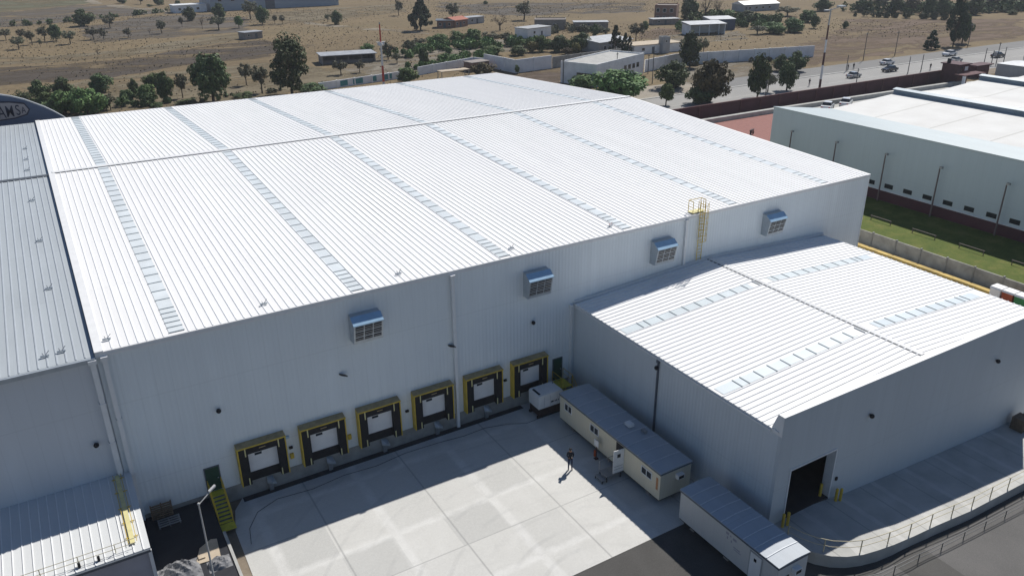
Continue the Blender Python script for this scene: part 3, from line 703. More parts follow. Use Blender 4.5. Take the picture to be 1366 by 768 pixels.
for i, x in enumerate(SH):                                        # wheel restraints on the plinth below each door
    where = ['first dock door from the left', 'second dock door from the left', 'third dock door from the left', 'fourth dock door, left of the middle downpipe', 'fifth dock door, right of the middle downpipe', 'last dock door beside the white generator'][i]
    r = thing('vehicle_restraint', 'silver hook restraint on the kerb below the '+where, 'dock restraint', (x+2.0, -0.25, 0.06), 0, 'restraints under the dock doors')
    q = MB().box(x+1.85, x+2.15, -0.30, -0.05, 0.06, 0.75); part('base', q, MT['steel'], r)
    q = MB().prism([(x+1.75, -0.32, 0.75), (x+2.05, -0.62, 0.80), (x+2.35, -0.50, 0.62), (x+2.2, -0.1, 0.98), (x+1.8, -0.08, 1.02)], (0, 0, 0.16)); part('hook', q, MT['galv'], r)
for x, z, m in ((10.75, 2.35, 'yellow'), (15.15, 2.4, 'yellow'), (10.75, 2.95, 'black'), (19.9, 2.95, 'black'), (28.75, 2.95, 'black'), (10.6, 3.9, 'blue_box_sky_sheen')):
    part('control_box', MB().box(x-0.13, x+0.13, -0.16, -0.005, z-(0.32 if m == 'yellow' else 0.08), z+0.08), MT[m], main)
# personnel doors
def wall_door(x0, x1, z0, z1):
    dn = part('door', MB().box(x0, x1, -0.06, -0.012, z0, z1), MT['green_door'], main, 'dark green steel door')
    f = MB().box(x0-0.07, x0-0.002, -0.075, -0.006, z0, z1+0.07); f.box(x1+0.002, x1+0.07, -0.075, -0.006, z0, z1+0.07); f.box(x0-0.002, x1+0.002, -0.075, -0.006, z1+0.002, z1+0.07)
    part('frame', f, MT['trim_dark'], dn)
    part('handle', MB().box(x1-0.16, x1-0.08, -0.12, -0.06, z0+0.95, z0+1.0), MT['galv'], dn)
wall_door(4.78, 5.68, 1.42, 3.3)
wall_door(33.55, 34.4, 1.42, 3.45)
# evaporative coolers hung on the wall below the eave
def cooler(x):
    W = 2.2; zb, zt = 10.15, 12.25
    prof = [(0, zt), (-0.55, zt-0.08), (-1.05, zt-0.5), (-0.72, zb), (0, zb)]
    c = part('cooler', MB().prism([(x-W/2, y-0.008, z) for y, z in prof], (W, 0, 0)), MT['galv'], main)
    part('hood', MB().prism([(x-W/2-0.04, -0.50, zt-0.025), (x-W/2-0.04, -1.11, zt-0.50), (x-W/2-0.04, -1.10, zt-0.56), (x-W/2-0.04, -0.52, zt-0.10)], (W+0.08, 0, 0)), MT['blue_box_sky_sheen'], c)  # the hood's blue paints the sky's reflection on the sloped sheet
    a, b2 = Vector((0, -1.065, zt-0.60)), Vector((0, -0.745, zb+0.10)); d = (b2-a)
    gl = MB(); fr = MB()
    for i in range(3):
        for j in range(3):
            xa, xb = x-W/2+0.08+i*(W-0.16)/3+0.04, x-W/2+0.08+(i+1)*(W-0.16)/3-0.04
            p, q = a+d*(j/3+0.03), a+d*((j+1)/3-0.03)
            gl.poly([(xa, p.y, p.z), (xb, p.y, p.z), (xb, q.y, q.z), (xa, q.y, q.z)], [(0, 3, 2, 1)])
            for s in (0.3, 0.65):                              # louvre blades
                r = p+(q-p)*s; fr.box(xa, xb, r.y-0.035, r.y-0.005, r.z-0.02, r.z+0.03)
    part('grille', gl, MT['black'], c); part('louvre', fr, MT['steel'], c)
for x in (17.1, 31.65, 44.7, 58.4): cooler(x)
# small round lamps and floodlights
def ball_lamp(root, x, y, z, ny=-1, nx=0):
    q = MB().ball((x+nx*0.2, y+ny*0.2, z), 0.17, 1, 10); q.tube((x, y, z+0.05), (x+nx*0.2, y+ny*0.2, z+0.05), 0.04)
    part('wall_lamp', q, MT['black'], root, smooth=True)
for x, z in ((6.36, 7.6), (31.43, 7.6)): ball_lamp(main, x, 0, z)
for x, z in ((15.15, 7.62), (23.95, 7.5)):
    q = MB().prism([(x-0.28, -0.05, z+0.1), (x+0.1, -0.35, z+0.06), (x+0.28, -0.3, z-0.12), (x-0.1, -0.05, z-0.06)], (0, 0, 0.09)); part('floodlight', q, MT['black'], main)
# roof ladder
ldr = part('roof_ladder', MB().path([(48.95, -0.22, 9.35), (48.95, -0.22, HE+1.15)], 0.03, 6).path([(49.5, -0.22, 9.35), (49.5, -0.22, HE+1.15)], 0.03, 6), MT['yellow'], main)
q = MB()
z = 9.5
while z < HE+0.1: q.tube((48.95, -0.22, z), (49.5, -0.22, z), 0.022, None, 6); z += 0.3
part('rung', q, MT['yellow'], ldr)
q = MB(); z = 11.3
while z < HE+1.2:
    pts = [(49.225+0.44*math.cos(t), -0.30-0.5*math.sin(t), z) for t in [math.pi*i/8 for i in range(9)]]
    q.path(pts, 0.022, 5); z += 0.55
for t in (0.2, 0.35, 0.5, 0.65, 0.8): q.tube((49.225+0.44*math.cos(math.pi*t), -0.30-0.5*math.sin(math.pi*t), 11.3), (49.225+0.44*math.cos(math.pi*t), -0.30-0.5*math.sin(math.pi*t), HE+1.1), 0.018, None, 5)
part('safety_cage', q, MT['yellow'], ldr)
q = MB().box(48.25, 49.75, 0.0, 0.7, HE+0.10, HE+0.14)
part('landing_plate', q, MT['pale_yellow'], ldr)
q = MB()
for x in (48.3, 48.95, 49.5, 49.75): q.tube((x, 0.05, HE+0.14), (x, 0.05, HE+1.15), 0.03, None, 6)
for x in (48.3, 49.75): q.tube((x, 0.65, HE+0.14), (x, 0.65, HE+1.15), 0.03, None, 6); q.tube((x, 0.05, HE+1.15), (x, 0.65, HE+1.15), 0.03, None, 6); q.tube((x, 0.05, HE+.6), (x, 0.65, HE+.6), 0.025, None, 6)
q.tube((48.3, .65, HE+1.15), (49.75, .65, HE+1.15), .03, None, 6)
part('landing_rail', q, MT['yellow'], ldr)

# ================================================================== GREY ROOFED WAREHOUSE (left edge)
gw = thing('warehouse', 'warehouse with a weathered grey zinc roof joined to the left side of the white one', 'warehouse', (-20, 0, 0))
q = MB().box(-40, -0.0, -0.0, 0.2, 0, HE-0.35); q.box(-40, 0, D2-0.2, D2, 0, HE-0.35); q.box(-40, -39.8, 0.2, D2-0.2, 0, HE-0.35)
part('wall', q, MT['wall_left'], gw)
gable_roof(gw, -40, -0.03, -0.22, MT['roof_grey'], MT['seam_grey'], (), None, 0.5, 0.12)
part('ridge_cap', MB().prism([(-40, D1-0.3, HR-0.17), (-40, D1, HR-0.06), (-40, D1+0.3, HR-0.17), (-40, D1, HR-0.2)], (39.9, 0, 0)), MT['trim_dark'], gw)
part('eave_gutter', MB().box(-40, -0.03, -0.30, -0.125, HE-0.52, HE-0.24), MT['galv'], gw)
downpipe(gw, -0.22, 0, 5.0, HE-0.6, 0.15)
ball_lamp(gw, -1.13, 0, 7.6)

# ================================================================== LOW LEAN-TO (bottom left)
lo = thing('lean_to', 'low white ribbed roof building at the bottom left with yellow roof rails', 'building', (-10, -4, 0))
zA, zB, yB = 4.95, 4.45, -7.7
part('wall', MB().box(-30, 0.20, yB+0.12, -0.02, 0, 4.28), plain('lilac_grey_wall', (0.36, 0.36, 0.40), 0.7, 0.08, 0.8), lo)
q = MB().prism([(-30, -0.01, zA), (0.37, -0.01, zA), (0.37, yB, zB), (-30, yB, zB)], (0, 0, -0.12)).mat(1)
x = -29.5
while x < 0.3:
    q.poly([(x-0.03, -0.02, zA), (x+0.03, -0.02, zA), (x+0.02, -0.02, zA+0.045), (x-0.02, -0.02, zA+0.045), (x-0.03, yB, zB), (x+0.03, yB, zB), (x+0.02, yB, zB+0.045), (x-0.02, yB, zB+0.045)],
           [(0, 1, 2, 3), (7, 6, 5, 4), (1, 5, 6, 2), (3, 2, 6, 7)]); x += 0.5
part('roof', q, [MT['roof_low'], MT['seam']], lo)
part('eave_gutter', MB().box(-30, 0.36, yB-0.16, yB-0.004, zB-0.2, zB-0.03), MT['trim_dark'], lo)
part('corner_trim', MB().box(0.205, 0.40, yB+0.0, yB+0.18, 0.0, zB-0.21).box(0.205, 0.37, yB+0.19, -0.02, 0, 4.28), MT['trim'], lo)
def zl(y): return zA+(zB-zA)*(y/yB)
q = MB().prism([(-0.58, -0.3, zl(-0.3)+0.10), (-0.32, -0.3, zl(-0.3)+0.10), (-0.32, yB+0.7, zl(yB+.7)+0.10), (-0.58, yB+0.7, zl(yB+.7)+0.10)], (0, 0, 0.05))
wk = part('roof_walkway', q, MT['pale_yellow'], lo)
q = MB()
for y in (-0.6, -2.0, -3.6, -5.0, -6.4): q.box(-0.8, -0.08, y-0.025, y+0.025, zl(y)+0.06, zl(y)+0.098)
for x in (-0.68, -0.22): q.tube((x, -0.3, zl(-.3)+0.2), (x, yB+0.7, zl(yB+.7)+0.2), 0.018, None, 6)
part('bearer', q, MT['yellow'], wk)
q = MB()
for z in (0.28, 0.6): q.tube((-29, yB+0.5, zl(yB+.5)+z), (-0.3, yB+0.5, zl(yB+.5)+z), 0.018, None, 6)
x = -28.0
while x < 0: q.tube((x, yB+0.5, zl(yB+.5)), (x, yB+0.5, zl(yB+.5)+0.62), 0.025, None, 6); x += 1.9
part('roof_rail', q, MT['rail_pale'], lo)
q = MB()
for x in (-2.3, -3.3): q.box(x-0.07, x+0.07, yB+0.28, yB+0.42, zB+0.02, zB+0.32)
part('floodlight', q, MT['black'], lo)

# ================================================================== ANNEX
XA, XR, DA, HA, HAR, HP, PZ = 35.64, 66.5, 22.47, 8.27, 9.10, 9.36, 0.95
XM = 50.74
an = thing('warehouse_annex', 'lower white gabled annex with a dark open gateway and flat front parapet', 'warehouse', (XM, -11, 0))
dx0, dx1, dzt = 37.05, 41.55, 5.0
q = MB()
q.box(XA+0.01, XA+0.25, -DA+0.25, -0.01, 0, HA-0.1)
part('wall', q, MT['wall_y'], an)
q = MB()
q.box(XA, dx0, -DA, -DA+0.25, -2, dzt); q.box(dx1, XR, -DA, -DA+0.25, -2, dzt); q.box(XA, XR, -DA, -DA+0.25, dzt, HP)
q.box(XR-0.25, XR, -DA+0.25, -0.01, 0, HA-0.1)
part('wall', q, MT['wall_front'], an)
part('floor_slab', MB().box(XA+0.26, XR-0.26, -DA+0.25, -0.3, 0.0, PZ+0.005).box(dx0, dx1, -DA-0.0, -DA+0.25, 0, PZ+0.005), plain('floor_interior_shade', (0.035, 0.035, 0.036), 0.8, 0.2, 1), an)  # floor colour darkened to paint in the gloom behind the gateway
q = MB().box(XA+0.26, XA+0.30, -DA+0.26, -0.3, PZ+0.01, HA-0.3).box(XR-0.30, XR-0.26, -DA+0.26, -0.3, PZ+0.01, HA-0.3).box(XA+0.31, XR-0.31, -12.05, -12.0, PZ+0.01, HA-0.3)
part('interior_partition', q, plain('interior_shade', (0.03, 0.032, 0.035), 0.8, 0.2, 1), an)  # near-black colour puts the shade of the unlit interior on these faces
q = MB().box(dx1-0.10, dx1-0.004, -DA-0.06, -DA+0.62, PZ+0.01, dzt); q.box(dx0-0.10, dx0-0.004, -DA-0.06, -DA-0.004, PZ+0.01, dzt+0.1); q.box(dx0, dx1-0.1, -DA-0.05, -DA+0.24, dzt-0.12, dzt-0.004)
part('gateway_frame', q, MT['trim'], an)
for sgn, xa, xb in ((0, XA-0.1, XM), (1, XM, XR+0.1)):
    za, zb = (HA, HAR) if sgn == 0 else (HAR, HA)
    y0, y1 = -DA+0.25, -0.01
    sm = MB().prism([(xa, y0, za), (xb, y0, zb), (xb, y1, zb), (xa, y1, za)], (0, 0, -0.12)).mat(1); n = int((y1-y0)/0.5); skyy = (-6.35, -16.8)
    for i in range(1, n+1):
        y = y0+0.5*i-0.2
        if any(abs(y-s) < 0.42 for s in skyy): continue
        p = [(xa, y-0.065, za), (xa, y+0.065, za), (xa, y+0.03, za+0.06), (xa, y-0.03, za+0.06)]
        qq = [(xb, b, c-za+zb) for _, b, c in p]
        sm.poly(p+qq, [(3, 2, 1, 0), (4, 5, 6, 7), (2, 6, 5, 1), (7, 6, 2, 3), (4, 7, 3, 0)])
    part('roof', sm, [MT['roof_annex'], MT['seam']], an)
    ln = xb-xa
    for s in skyy:
        def P(u, y, h): return (xa+u, y, za+(zb-za)*u/ln+h)
        u0, u1 = (0.25, ln-1.3) if sgn == 0 else (1.1, ln-1.2)
        lb = MB().poly([P(u0, s-0.47, .025), P(u1, s-0.47, .025), P(u1, s+0.47, .025), P(u0, s+0.47, .025)], [(0, 1, 2, 3)]).mat(1); us = [u0+1.7, u0+2.4]
        while us[-1] < u1-0.3: us.append(us[-1]+1.33)
        if sgn: us = [ln-u+0.0 for u in us if u < ln-1.0]
        for u in us: lb.poly([P(u-.035, s-.5, .03), P(u+.035, s-.5, .03), P(u+.035, s+.5, .03), P(u-.035, s+.5, .03), P(u-.035, s-.5, .07), P(u+.035, s-.5, .07), P(u+.035, s+.5, .07), P(u-.035, s+.5, .07)], [(4, 5, 6, 7), (0, 1, 5, 4), (1, 2, 6, 5), (2, 3, 7, 6), (3, 0, 4, 7)])
        part('skylight', lb, [MT['skylight_white'], MT['lap']], an)
part('ridge_cap', MB().prism([(XM-0.2, -DA+0.8, HAR+0.02), (XM, -DA+0.8, HAR+0.08), (XM+0.2, -DA+0.8, HAR+0.02)], (0, DA-0.95, 0)), MT['white'], an)
part('ridge_gap', MB().box(XM-0.33, XM-0.205, -DA+0.8, -0.15, HAR-0.03, HAR+0.03), MT['trim_dark'], an)
part('parapet_flashing', MB().box(XA-0.03, XR+0.03, -DA-0.04, -DA+0.45, HP+0.002, HP+0.05).prism([(XA-0.04, -DA-0.03, HA-0.3), (XA-0.04, -DA-0.03, HP+0.05), (XA-0.04, -DA+0.45, HP+0.05), (XA-0.04, -DA+0.8, HA+0.1), (XA-0.04, -DA+0.8, HA-0.3)], (0.035, 0, 0)), MT['white'], an)
part('eave_trim', MB().box(XA-0.15, XA-0.0, -DA+0.8, -0.01, HA-0.26, HA-0.13), MT['trim'], an)
part('wall_flashing', MB().box(XA-0.1, XR, -0.10, -0.008, HA+0.1, HA+0.25).prism([(XA, -0.12, HA+0.26), (XM, -0.12, HAR+0.26), (XR, -0.12, HA+0.26), (XR, -0.12, HA+0.12), (XA, -0.12, HA+0.12)], (0, 0.015, 0)), MT['trim'], an)
q = MB().box(XA-0.14, XA-0.005, -10.95, -10.83, 0.05, HA-0.5); q.box(XA-0.2, XA-0.005, -11.0, -10.78, HA-0.5, HA-0.28)
part('downpipe', q, MT['trim_dark'], an)
ball_lamp(an, XA, -10.85, 7.35, 0, -1); ball_lamp(an, 44.43, -DA, 6.63); ball_lamp(an, 59.43, -DA, 6.45); part('control_box', MB().box(41.9, 42.08, -DA-0.1, -DA-0.004, 2.2, 2.45), MT['black'], an)

# raised concrete apron with a rounded corner in front of the annex
edge = [(35.7, -24.05), (35.95, -24.95), (36.35, -25.75), (36.95, -26.45), (37.75, -27.0), (38.75, -27.4), (39.95, -27.65), (41.5, -27.75), (43.6, -27.72), (46.0, -27.75), (49.75, -27.9), (56.1, -27.85), (64, -27.85), (80, -27.9)]
q = MB(); ins = [(x, -DA-0.01) for x, _ in edge]
for i in range(len(edge)-1):
    (xa, ya), (xb, yb) = edge[i], edge[i+1]
    q.mat(0).face([(xa, ya, AZ(xa)), (xb, yb, AZ(xb)), (xb, -DA-0.01, AZ(xb)), (xa, -DA-0.01, AZ(xa))])
    q.mat(1).face([(xa, ya, AZ(xa)-1.6), (xb, yb, AZ(xb)-1.6), (xb, yb, AZ(xb)), (xa, ya, AZ(xa))])
ap = NT('apron_concrete'); ap.set(0.8, 0, 0.3)
xx, yy, zz = ap.xyz()
jx = ap.math('LESS_THAN', ap.math('ABSOLUTE', ap.math('WRAP', ap.math('SUBTRACT', xx, 45.0), 1.9, -1.9)), 0.05)
bandx = ap.math('LESS_THAN', ap.math('ABSOLUTE', ap.math('WRAP', ap.math('SUBTRACT', ap.math('ADD', xx, ap.math('MULTIPLY', ap.noise(0.8, 3), 0.5)), 46.6), 1.9, -1.9)), 0.22)
cc = ap.ramp(ap.noise(0.5, 6), [(0.3, (0.36, 0.36, 0.34)), (0.7, (0.49, 0.485, 0.46))])
cc = ap.mix(ap.math('MULTIPLY', bandx, ap.math('MULTIPLY', ap.noise(0.6, 4), 0.6)), cc, (0.62, 0.61, 0.59)); cc = ap.mix(ap.math('MULTIPLY', jx, 0.5), cc, (0.2, 0.2, 0.19))
ap.color(cc)
struct('concrete_apron', q, [ap.m, MT['concrete']])
inner = [(x+(0.18 if x < 38 else 0.05), y+0.18) for x, y in edge]
rl = thing('guard_rail', 'pale yellow pipe railing along the rounded edge of the raised concrete apron', 'railing', (42, -27.7, PZ))
q = MB().path([(x, y, AZ(x)+1.0) for x, y in inner], 0.026, 6)
part('top_rail', q, MT['rail_pale'], rl)
q = MB().path([(x, y, AZ(x)+0.52) for x, y in inner], 0.02, 6)
part('mid_rail', q, MT['rail_pale'], rl)
acc = 0; last = None
for (xa, ya), (xb, yb) in zip(inner[:-1], inner[1:]):
    ln = math.hypot(xb-xa, yb-ya); t = (-acc) % 2.3
    while t < ln:
        x, y = xa+(xb-xa)*t/ln, ya+(yb-ya)*t/ln
        if x < 62: part('post', MB().tube((x, y, AZ(x)), (x, y, AZ(x)+1.0), 0.035, None, 6), MT['rail_pale'], rl)
        t += 2.3
    acc += ln
rr = thing('guard_rail', 'dark grey two bar roadside rail on the asphalt below the raised apron', 'railing', (45, -29.4, 0))
pts = [(36.0, -28.0), (37.2, -28.5), (38.6, -28.85), (41.9, -28.95), (43.5, -28.95), (50, -29.0), (57, -29.05), (64, -29.1), (78, -29.2)]
part('top_rail', MB().path([(x, y, T(x, y)+0.72) for x, y in pts], 0.028, 6), MT['rail_dark'], rr)
part('mid_rail', MB().path([(x, y, T(x, y)+0.38) for x, y in pts], 0.024, 6), MT['rail_dark'], rr)
for x in (37.4, 39.9, 42.4, 44.9, 47.4, 49.9, 52.4, 54.9, 57.4, 59.9, 62.4):
    y = -28.6 if x < 38 else -28.93-0.006*(x-40)
    part('post', MB().tube((x, y, T(x, y)), (x, y, T(x, y)+0.72), 0.03, None, 6), MT['rail_dark'], rr)
def bollard(x, y, label):
    b = thing('bollard', label, 'bollard', (x, y, AZ(x)), 0, 'bollards at the annex gateway')
    z = PZ if y > -22.4 else AZ(x)
    part('post', MB().tube((x, y, z), (x, y, z+1.0), 0.10, None, 12), MT['yellow'], b); part('cap', MB().ball((x, y, z+1.0), 0.10, 0.5, 12), MT['yellow'], b)
bollard(36.45, -22.95, 'yellow bollard left of the dark gateway, nearer the building corner')
bollard(36.85, -23.0, 'yellow bollard left of the dark gateway, nearer the opening')
bollard(41.85, -22.85, 'yellow bollard right of the gateway, close to the white frame')
bollard(42.2, -22.95, 'yellow bollard right of the gateway, outermost one')
bollard(41.1, -22.1, 'yellow bollard just inside the dark gateway at its right')

# ================================================================== YARD OBJECTS
def mobile_office(name, label, x0, x1, y0, y1, zb, zt, wy, wx, ribs):
    """long box office, y0 far end, y1 near end"""
    t = thing(name, label, 'mobile office', ((x0+x1)/2, (y0+y1)/2, 0.06))
    part('wall', MB().box(x0, x1, y1+0.05, y0-0.05, zb+0.12, zt-0.12), wy, t)
    part('end_wall', MB().box(x0+0.01, x1-0.01, y1, y1+0.048, zb+0.12, zt-0.12), wx, t); part('end_wall', MB().box(x0+0.01, x1-0.01, y0-0.048, y0, zb+0.12, zt-0.12), wx, t)
    xm = (x0+x1)/2
    prof = [(x0-0.06, zt-0.06), (x0+0.6, zt-0.01), (xm, zt+0.02), (x1-0.6, zt-0.01), (x1+0.06, zt-0.06), (x1+0.06, zt-0.10), (x0-0.06, zt-0.10)]
    q = MB().prism([(x, y1-0.06, z) for x, z in prof], (0, y0-y1+0.12, 0)).mat(1); n = ribs
    for i in range(1, n):
        y = y1+(y0-y1)*i/n
        pr = [(x0-0.04, zt-0.05), (x0+0.6, zt-0.005), (xm, zt+0.025), (x1-0.6, zt-0.005), (x1+0.04, zt-0.05)]
        for (xa, za), (xb, zb2) in zip(pr[:-1], pr[1:]):
            q.poly([(xa, y-0.03, za), (xb, y-0.03, zb2), (xb, y+0.03, zb2), (xa, y+0.03, za), (xa, y-0.03, za+0.035), (xb, y-0.03, zb2+0.035), (xb, y+0.03, zb2+0.035), (xa, y+0.03, za+0.035)],
                   [(4, 5, 6, 7), (0, 1, 5, 4), (2, 3, 7, 6), (0, 4, 7, 3), (1, 2, 6, 5)])
    part('roof', q, [MT['office_roof'], MT['seam_office']], t)
    q = MB().box(x0-0.075, x0-0.002, y1-0.075, y0+0.07, zt-0.22, zt-0.101); q.box(x1+0.002, x1+0.075, y1-0.075, y0+0.07, zt-0.22, zt-0.101); q.box(x0-0.001, x1+0.001, y1-0.075, y1-0.002, zt-0.22, zt-0.101); q.box(x0-.001, x1+.001, y0+0.002, y0+0.075, zt-0.22, zt-0.101)
    part('eave_trim', q, MT['trim_dark'], t)
    q = MB().box(x0+0.05, x1-0.05, y1+0.05, y0-0.05, zb, zb+0.118)
    part('chassis', q, MT['black'], t)
    for f in (0.12, 0.5, 0.88):
        y = y1+(y0-y1)*f
        for xs_ in (x0+0.25, x1-0.65): part('support_block', MB().box(xs_, xs_+0.4, y-0.2, y+0.2, 0.06, zb-0.002), MT['brick_grey'], t)
    return t
def office_window(t, x, ya, yb, z0, z1, n=2):
    f = MB().box(x-0.05, x-0.003, yb, yb+0.06, z0, z1).box(x-0.05, x-0.003, ya-0.06, ya, z0, z1).box(x-0.05, x-0.003, yb+0.061, ya-0.061, z0, z0+0.06).box(x-0.05, x-0.003, yb+0.061, ya-0.061, z1-0.06, z1)
    ym = (ya+yb)/2; f.box(x-0.05, x-0.003, ym-0.03, ym+0.03, z0+0.061, z1-0.061)
    fr = part('window', f, MT['trim'], t); part('pane', MB().box(x-0.025, x-0.004, yb+0.061, ya-0.061, z0+0.061, z1-0.061), MT['darkglass'], fr)
def ac_unit(t, xc, y, z):
    a = part('air_conditioner', MB().box(xc-0.28, xc+0.28, y-0.32, y-0.003, z, z+0.36), MT['white'], t)
    part('grille', MB().box(xc-0.22, xc+0.22, y-0.335, y-0.321, z+0.05, z+0.28), MT['black'], a)
o1 = mobile_office('mobile_office', 'long cream mobile office with an open white door and grey blue seamed roof', 31.55, 34.35, -4.05, -16.35, 0.50, 2.95, MT['cream'], MT['cream_x'], 10)
for ya, yb, z0, z1 in ((-4.75, -5.75, 1.75, 2.42), (-8.2, -9.3, 1.75, 2.42), (-14.35, -15.5, 1.75, 2.38)): office_window(o1, 31.55, ya, yb, z0, z1)
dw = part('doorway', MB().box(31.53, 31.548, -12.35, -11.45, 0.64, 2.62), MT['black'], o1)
dl = MB(); a, b2 = Vector((31.53, -12.36, 0)), Vector((30.62, -12.30, 0)); nrm = Vector((0.0, -0.04, 0))
dl.prism([(a.x, a.y, 0.66), (b2.x, b2.y, 0.66), (b2.x, b2.y, 2.60), (a.x, a.y, 2.60)], nrm)
leaf = part('door', dl, MT['white'], o1, 'white door standing open')
m1 = a+(b2-a)*0.35; m2 = a+(b2-a)*0.65; off = Vector((0, -0.047, 0))
part('window', MB().prism([(m1+off)[:2]+(1.95,), (m2+off)[:2]+(1.95,), (m2+off)[:2]+(2.25,), (m1+off)[:2]+(2.25,)], (0.0, -0.006, 0)), MT['darkglass'], leaf)
q = MB()
for z in (0.95, 1.2):
    c1 = a+(b2-a)*0.08+off; c2 = a+(b2-a)*0.92+off; q.prism([(c1.x, c1.y, z), (c2.x, c2.y, z), (c2.x, c2.y, z+0.035), (c1.x, c1.y, z+0.035)], (0.0, -0.006, 0))
part('panel_strip', q, MT['steel'], leaf)
part('sign_plate', MB().box(31.535, 31.547, -16.15, -15.95, 1.35, 2.35), plain('orange_plate', (0.42, 0.20, 0.09), 0.6, 0.1, 3), o1)
ac_unit(o1, 33.2, -16.35, 2.0)
q = MB().box(33.0, 33.45, -11.1, -10.5, 3.06, 3.30); part('roof_vent', q, MT['white'], o1)
q = MB().box(33.5, 33.8, -12.2, -11.8, 3.03, 3.22); part('roof_vent', q, MT['steel'], o1)
st = thing('entry_steps', 'dark metal entry steps under the open white door of the mobile office', 'steps', (30.6, -11.9, 0.06))
q = MB().box(30.1, 31.45, -12.3, -11.4, 0.50, 0.56); q.box(29.7, 30.09, -12.3, -11.4, 0.28, 0.34); part('tread', q, MT['steel'], st)
q = MB()
for x, y in ((30.14, -12.26), (30.14, -11.44), (31.4, -12.26), (31.4, -11.44)): q.box(x-0.03, x+0.03, y-0.03, y+0.03, 0.06, 0.499)
for x, y in ((29.74, -12.26), (29.74, -11.44)): q.box(x-0.03, x+0.03, y-0.03, y+0.03, 0.06, 0.279)
part('leg', q, MT['black'], st)
q = MB().path([(30.1, -11.38, 0.56), (30.1, -11.38, 1.4), (31.4, -11.38, 1.4)], 0.025, 6); part('handrail', q, MT['steel'], st)
fx = thing('fire_extinguisher_stand', 'red and white post stand beside the cream mobile office wall', 'stand', (31.2, -9.55, 0.06))
q = MB().tube((31.2, -9.55, 0.06), (31.2, -9.55, 1.75), 0.035).box(31.05, 31.35, -9.7, -9.4, 0.055, 0.1); part('post', q, MT['brick_maroon'], fx)
part('plate', MB().box(31.14, 31.19, -9.8, -9.3, 1.2, 1.75), MT['white'], fx)
part('cylinder', MB().tube((31.05, -9.55, 0.35), (31.05, -9.55, 0.85), 0.09, 0.09, 10).tube((31.05, -9.55, 0.85), (31.05, -9.55, 0.95), 0.05, 0.03, 8), MT['rust'], fx)
o2 = mobile_office('mobile_office', 'windowless grey white mobile office at the bottom with one sunlit roof end', 31.60, 34.15, -18.35, -26.75, 0.45, 2.95, MT['greywhite'], MT['greywhite_x'], 9)
dl = part('door', MB().box(31.555, 31.598, -25.5, -24.65, 0.6, 2.5), MT['white'], o2)
q = MB().box(31.56, 31.598, -24.64, -24.57, 0.6, 2.57).box(31.56, 31.598, -25.58, -25.51, 0.6, 2.57).box(31.56, 31.598, -25.5, -24.65, 2.502, 2.57); part('frame', q, MT['greywall'], dl)
part('window', MB().box(31.545, 31.556, -25.15, -24.95, 1.98, 2.22), MT['darkglass'], dl)
q = MB()                                                            # small printed emblem on the side
lg = NT('faded_emblem_ink'); lg.set(0.7); lg.color((0.32, 0.31, 0.36))
for (ya, yb, za, zb) in ((-22.55, -22.8, 2.32, 2.50), (-22.9, -23.0, 2.30, 2.44), (-23.15, -23.45, 2.22, 2.40), (-22.65, -22.75, 2.0, 2.2), (-23.0, -23.1, 1.95, 2.12), (-23.25, -23.8, 1.72, 1.80), (-23.3, -23.9, 1.58, 1.64)): q.box(31.594, 31.599, yb, ya, za, zb)
part('emblem', q, lg.m, o2)
ac_unit(o2, 33.05, -26.75, 1.95)
part('window', MB().box(32.0, 32.6, -26.79, -26.753, 1.3, 1.9), MT['darkglass'], o2)
for y in (-19.0, -25.9): part('wheel', MB().tube((31.8, y, 0.36), (32.05, y, 0.36), 0.32, 0.32, 14), MT['black'], o2)

gn = thing('generator', 'white canopy generator on a dark base beside the last dock door', 'generator', (31.4, -1.9, 0.06))
gx0, gx1, gy0, gy1, gz0, gz1 = 30.35, 32.75, -2.75, -1.2, 0.98, 2.22
q = MB().prism([(gx0, gy0, gz0), (gx1, gy0, gz0), (gx1, gy0, gz1-0.12), (gx1-0.12, gy0, gz1), (gx0+0.12, gy0, gz1), (gx0, gy0, gz1-0.12)], (0, gy1-gy0, 0)); can = part('canopy', q, MT['white'], gn)
part('vent_slot', MB().box(gx0+0.14, gx0+0.34, gy0+0.25, gy1-0.25, gz1-0.003, gz1+0.012), MT['black'], can)
q = MB()
for x, w_ in ((31.55, .26), (31.9, .10), (32.06, .10), (32.25, .08)): q.box(x, x+w_, gy0-0.008, gy0-0.001, 1.32, 1.46)
part('lettering', q, MT['ink'], can)
for x in (30.9, 31.5, 32.15): part('panel_gap', MB().box(x-0.008, x+0.008, gy0-0.006, gy0-0.001, gz0+0.08, gz1-0.2), MT['steel'], can)
part('base_tank', MB().box(gx0+0.08, gx1-0.08, gy0+0.06, gy1-0.06, 0.28, gz0-0.002), plain('rusty_dark_base', (0.035, 0.022, 0.02), 0.8, 0.3, 3), gn)
part('skid', MB().box(gx0-0.05, gx1+0.05, gy0+0.1, gy0+0.25, 0.06, 0.278).box(gx0-0.05, gx1+0.05, gy1-0.25, gy1-0.1, 0.06, 0.278), MT['black'], gn)
part('exhaust', MB().tube((32.5, -1.5, gz1), (32.5, -1.5, gz1+0.18), 0.05), MT['steel'], gn)
vs = thing('cable', 'black cable lying across the shaded concrete beside the generator', 'cable', (28, -2.6, 0.05))
pts = [(30.4, -2.6), (29.2, -2.7), (27.9, -2.0), (26.0, -1.5), (24.0, -1.6), (21.8, -1.35), (19.0, -1.25), (16.5, -1.6), (14.0, -1.4), (11.5, -1.75), (9, -1.5), (7.4, -2.2), (6.5, -3.6), (6.2, -5.2)]
part('cable_run', MB().path([(x, y, 0.066) for x, y in pts], 0.016, 5), MT['black'], vs)

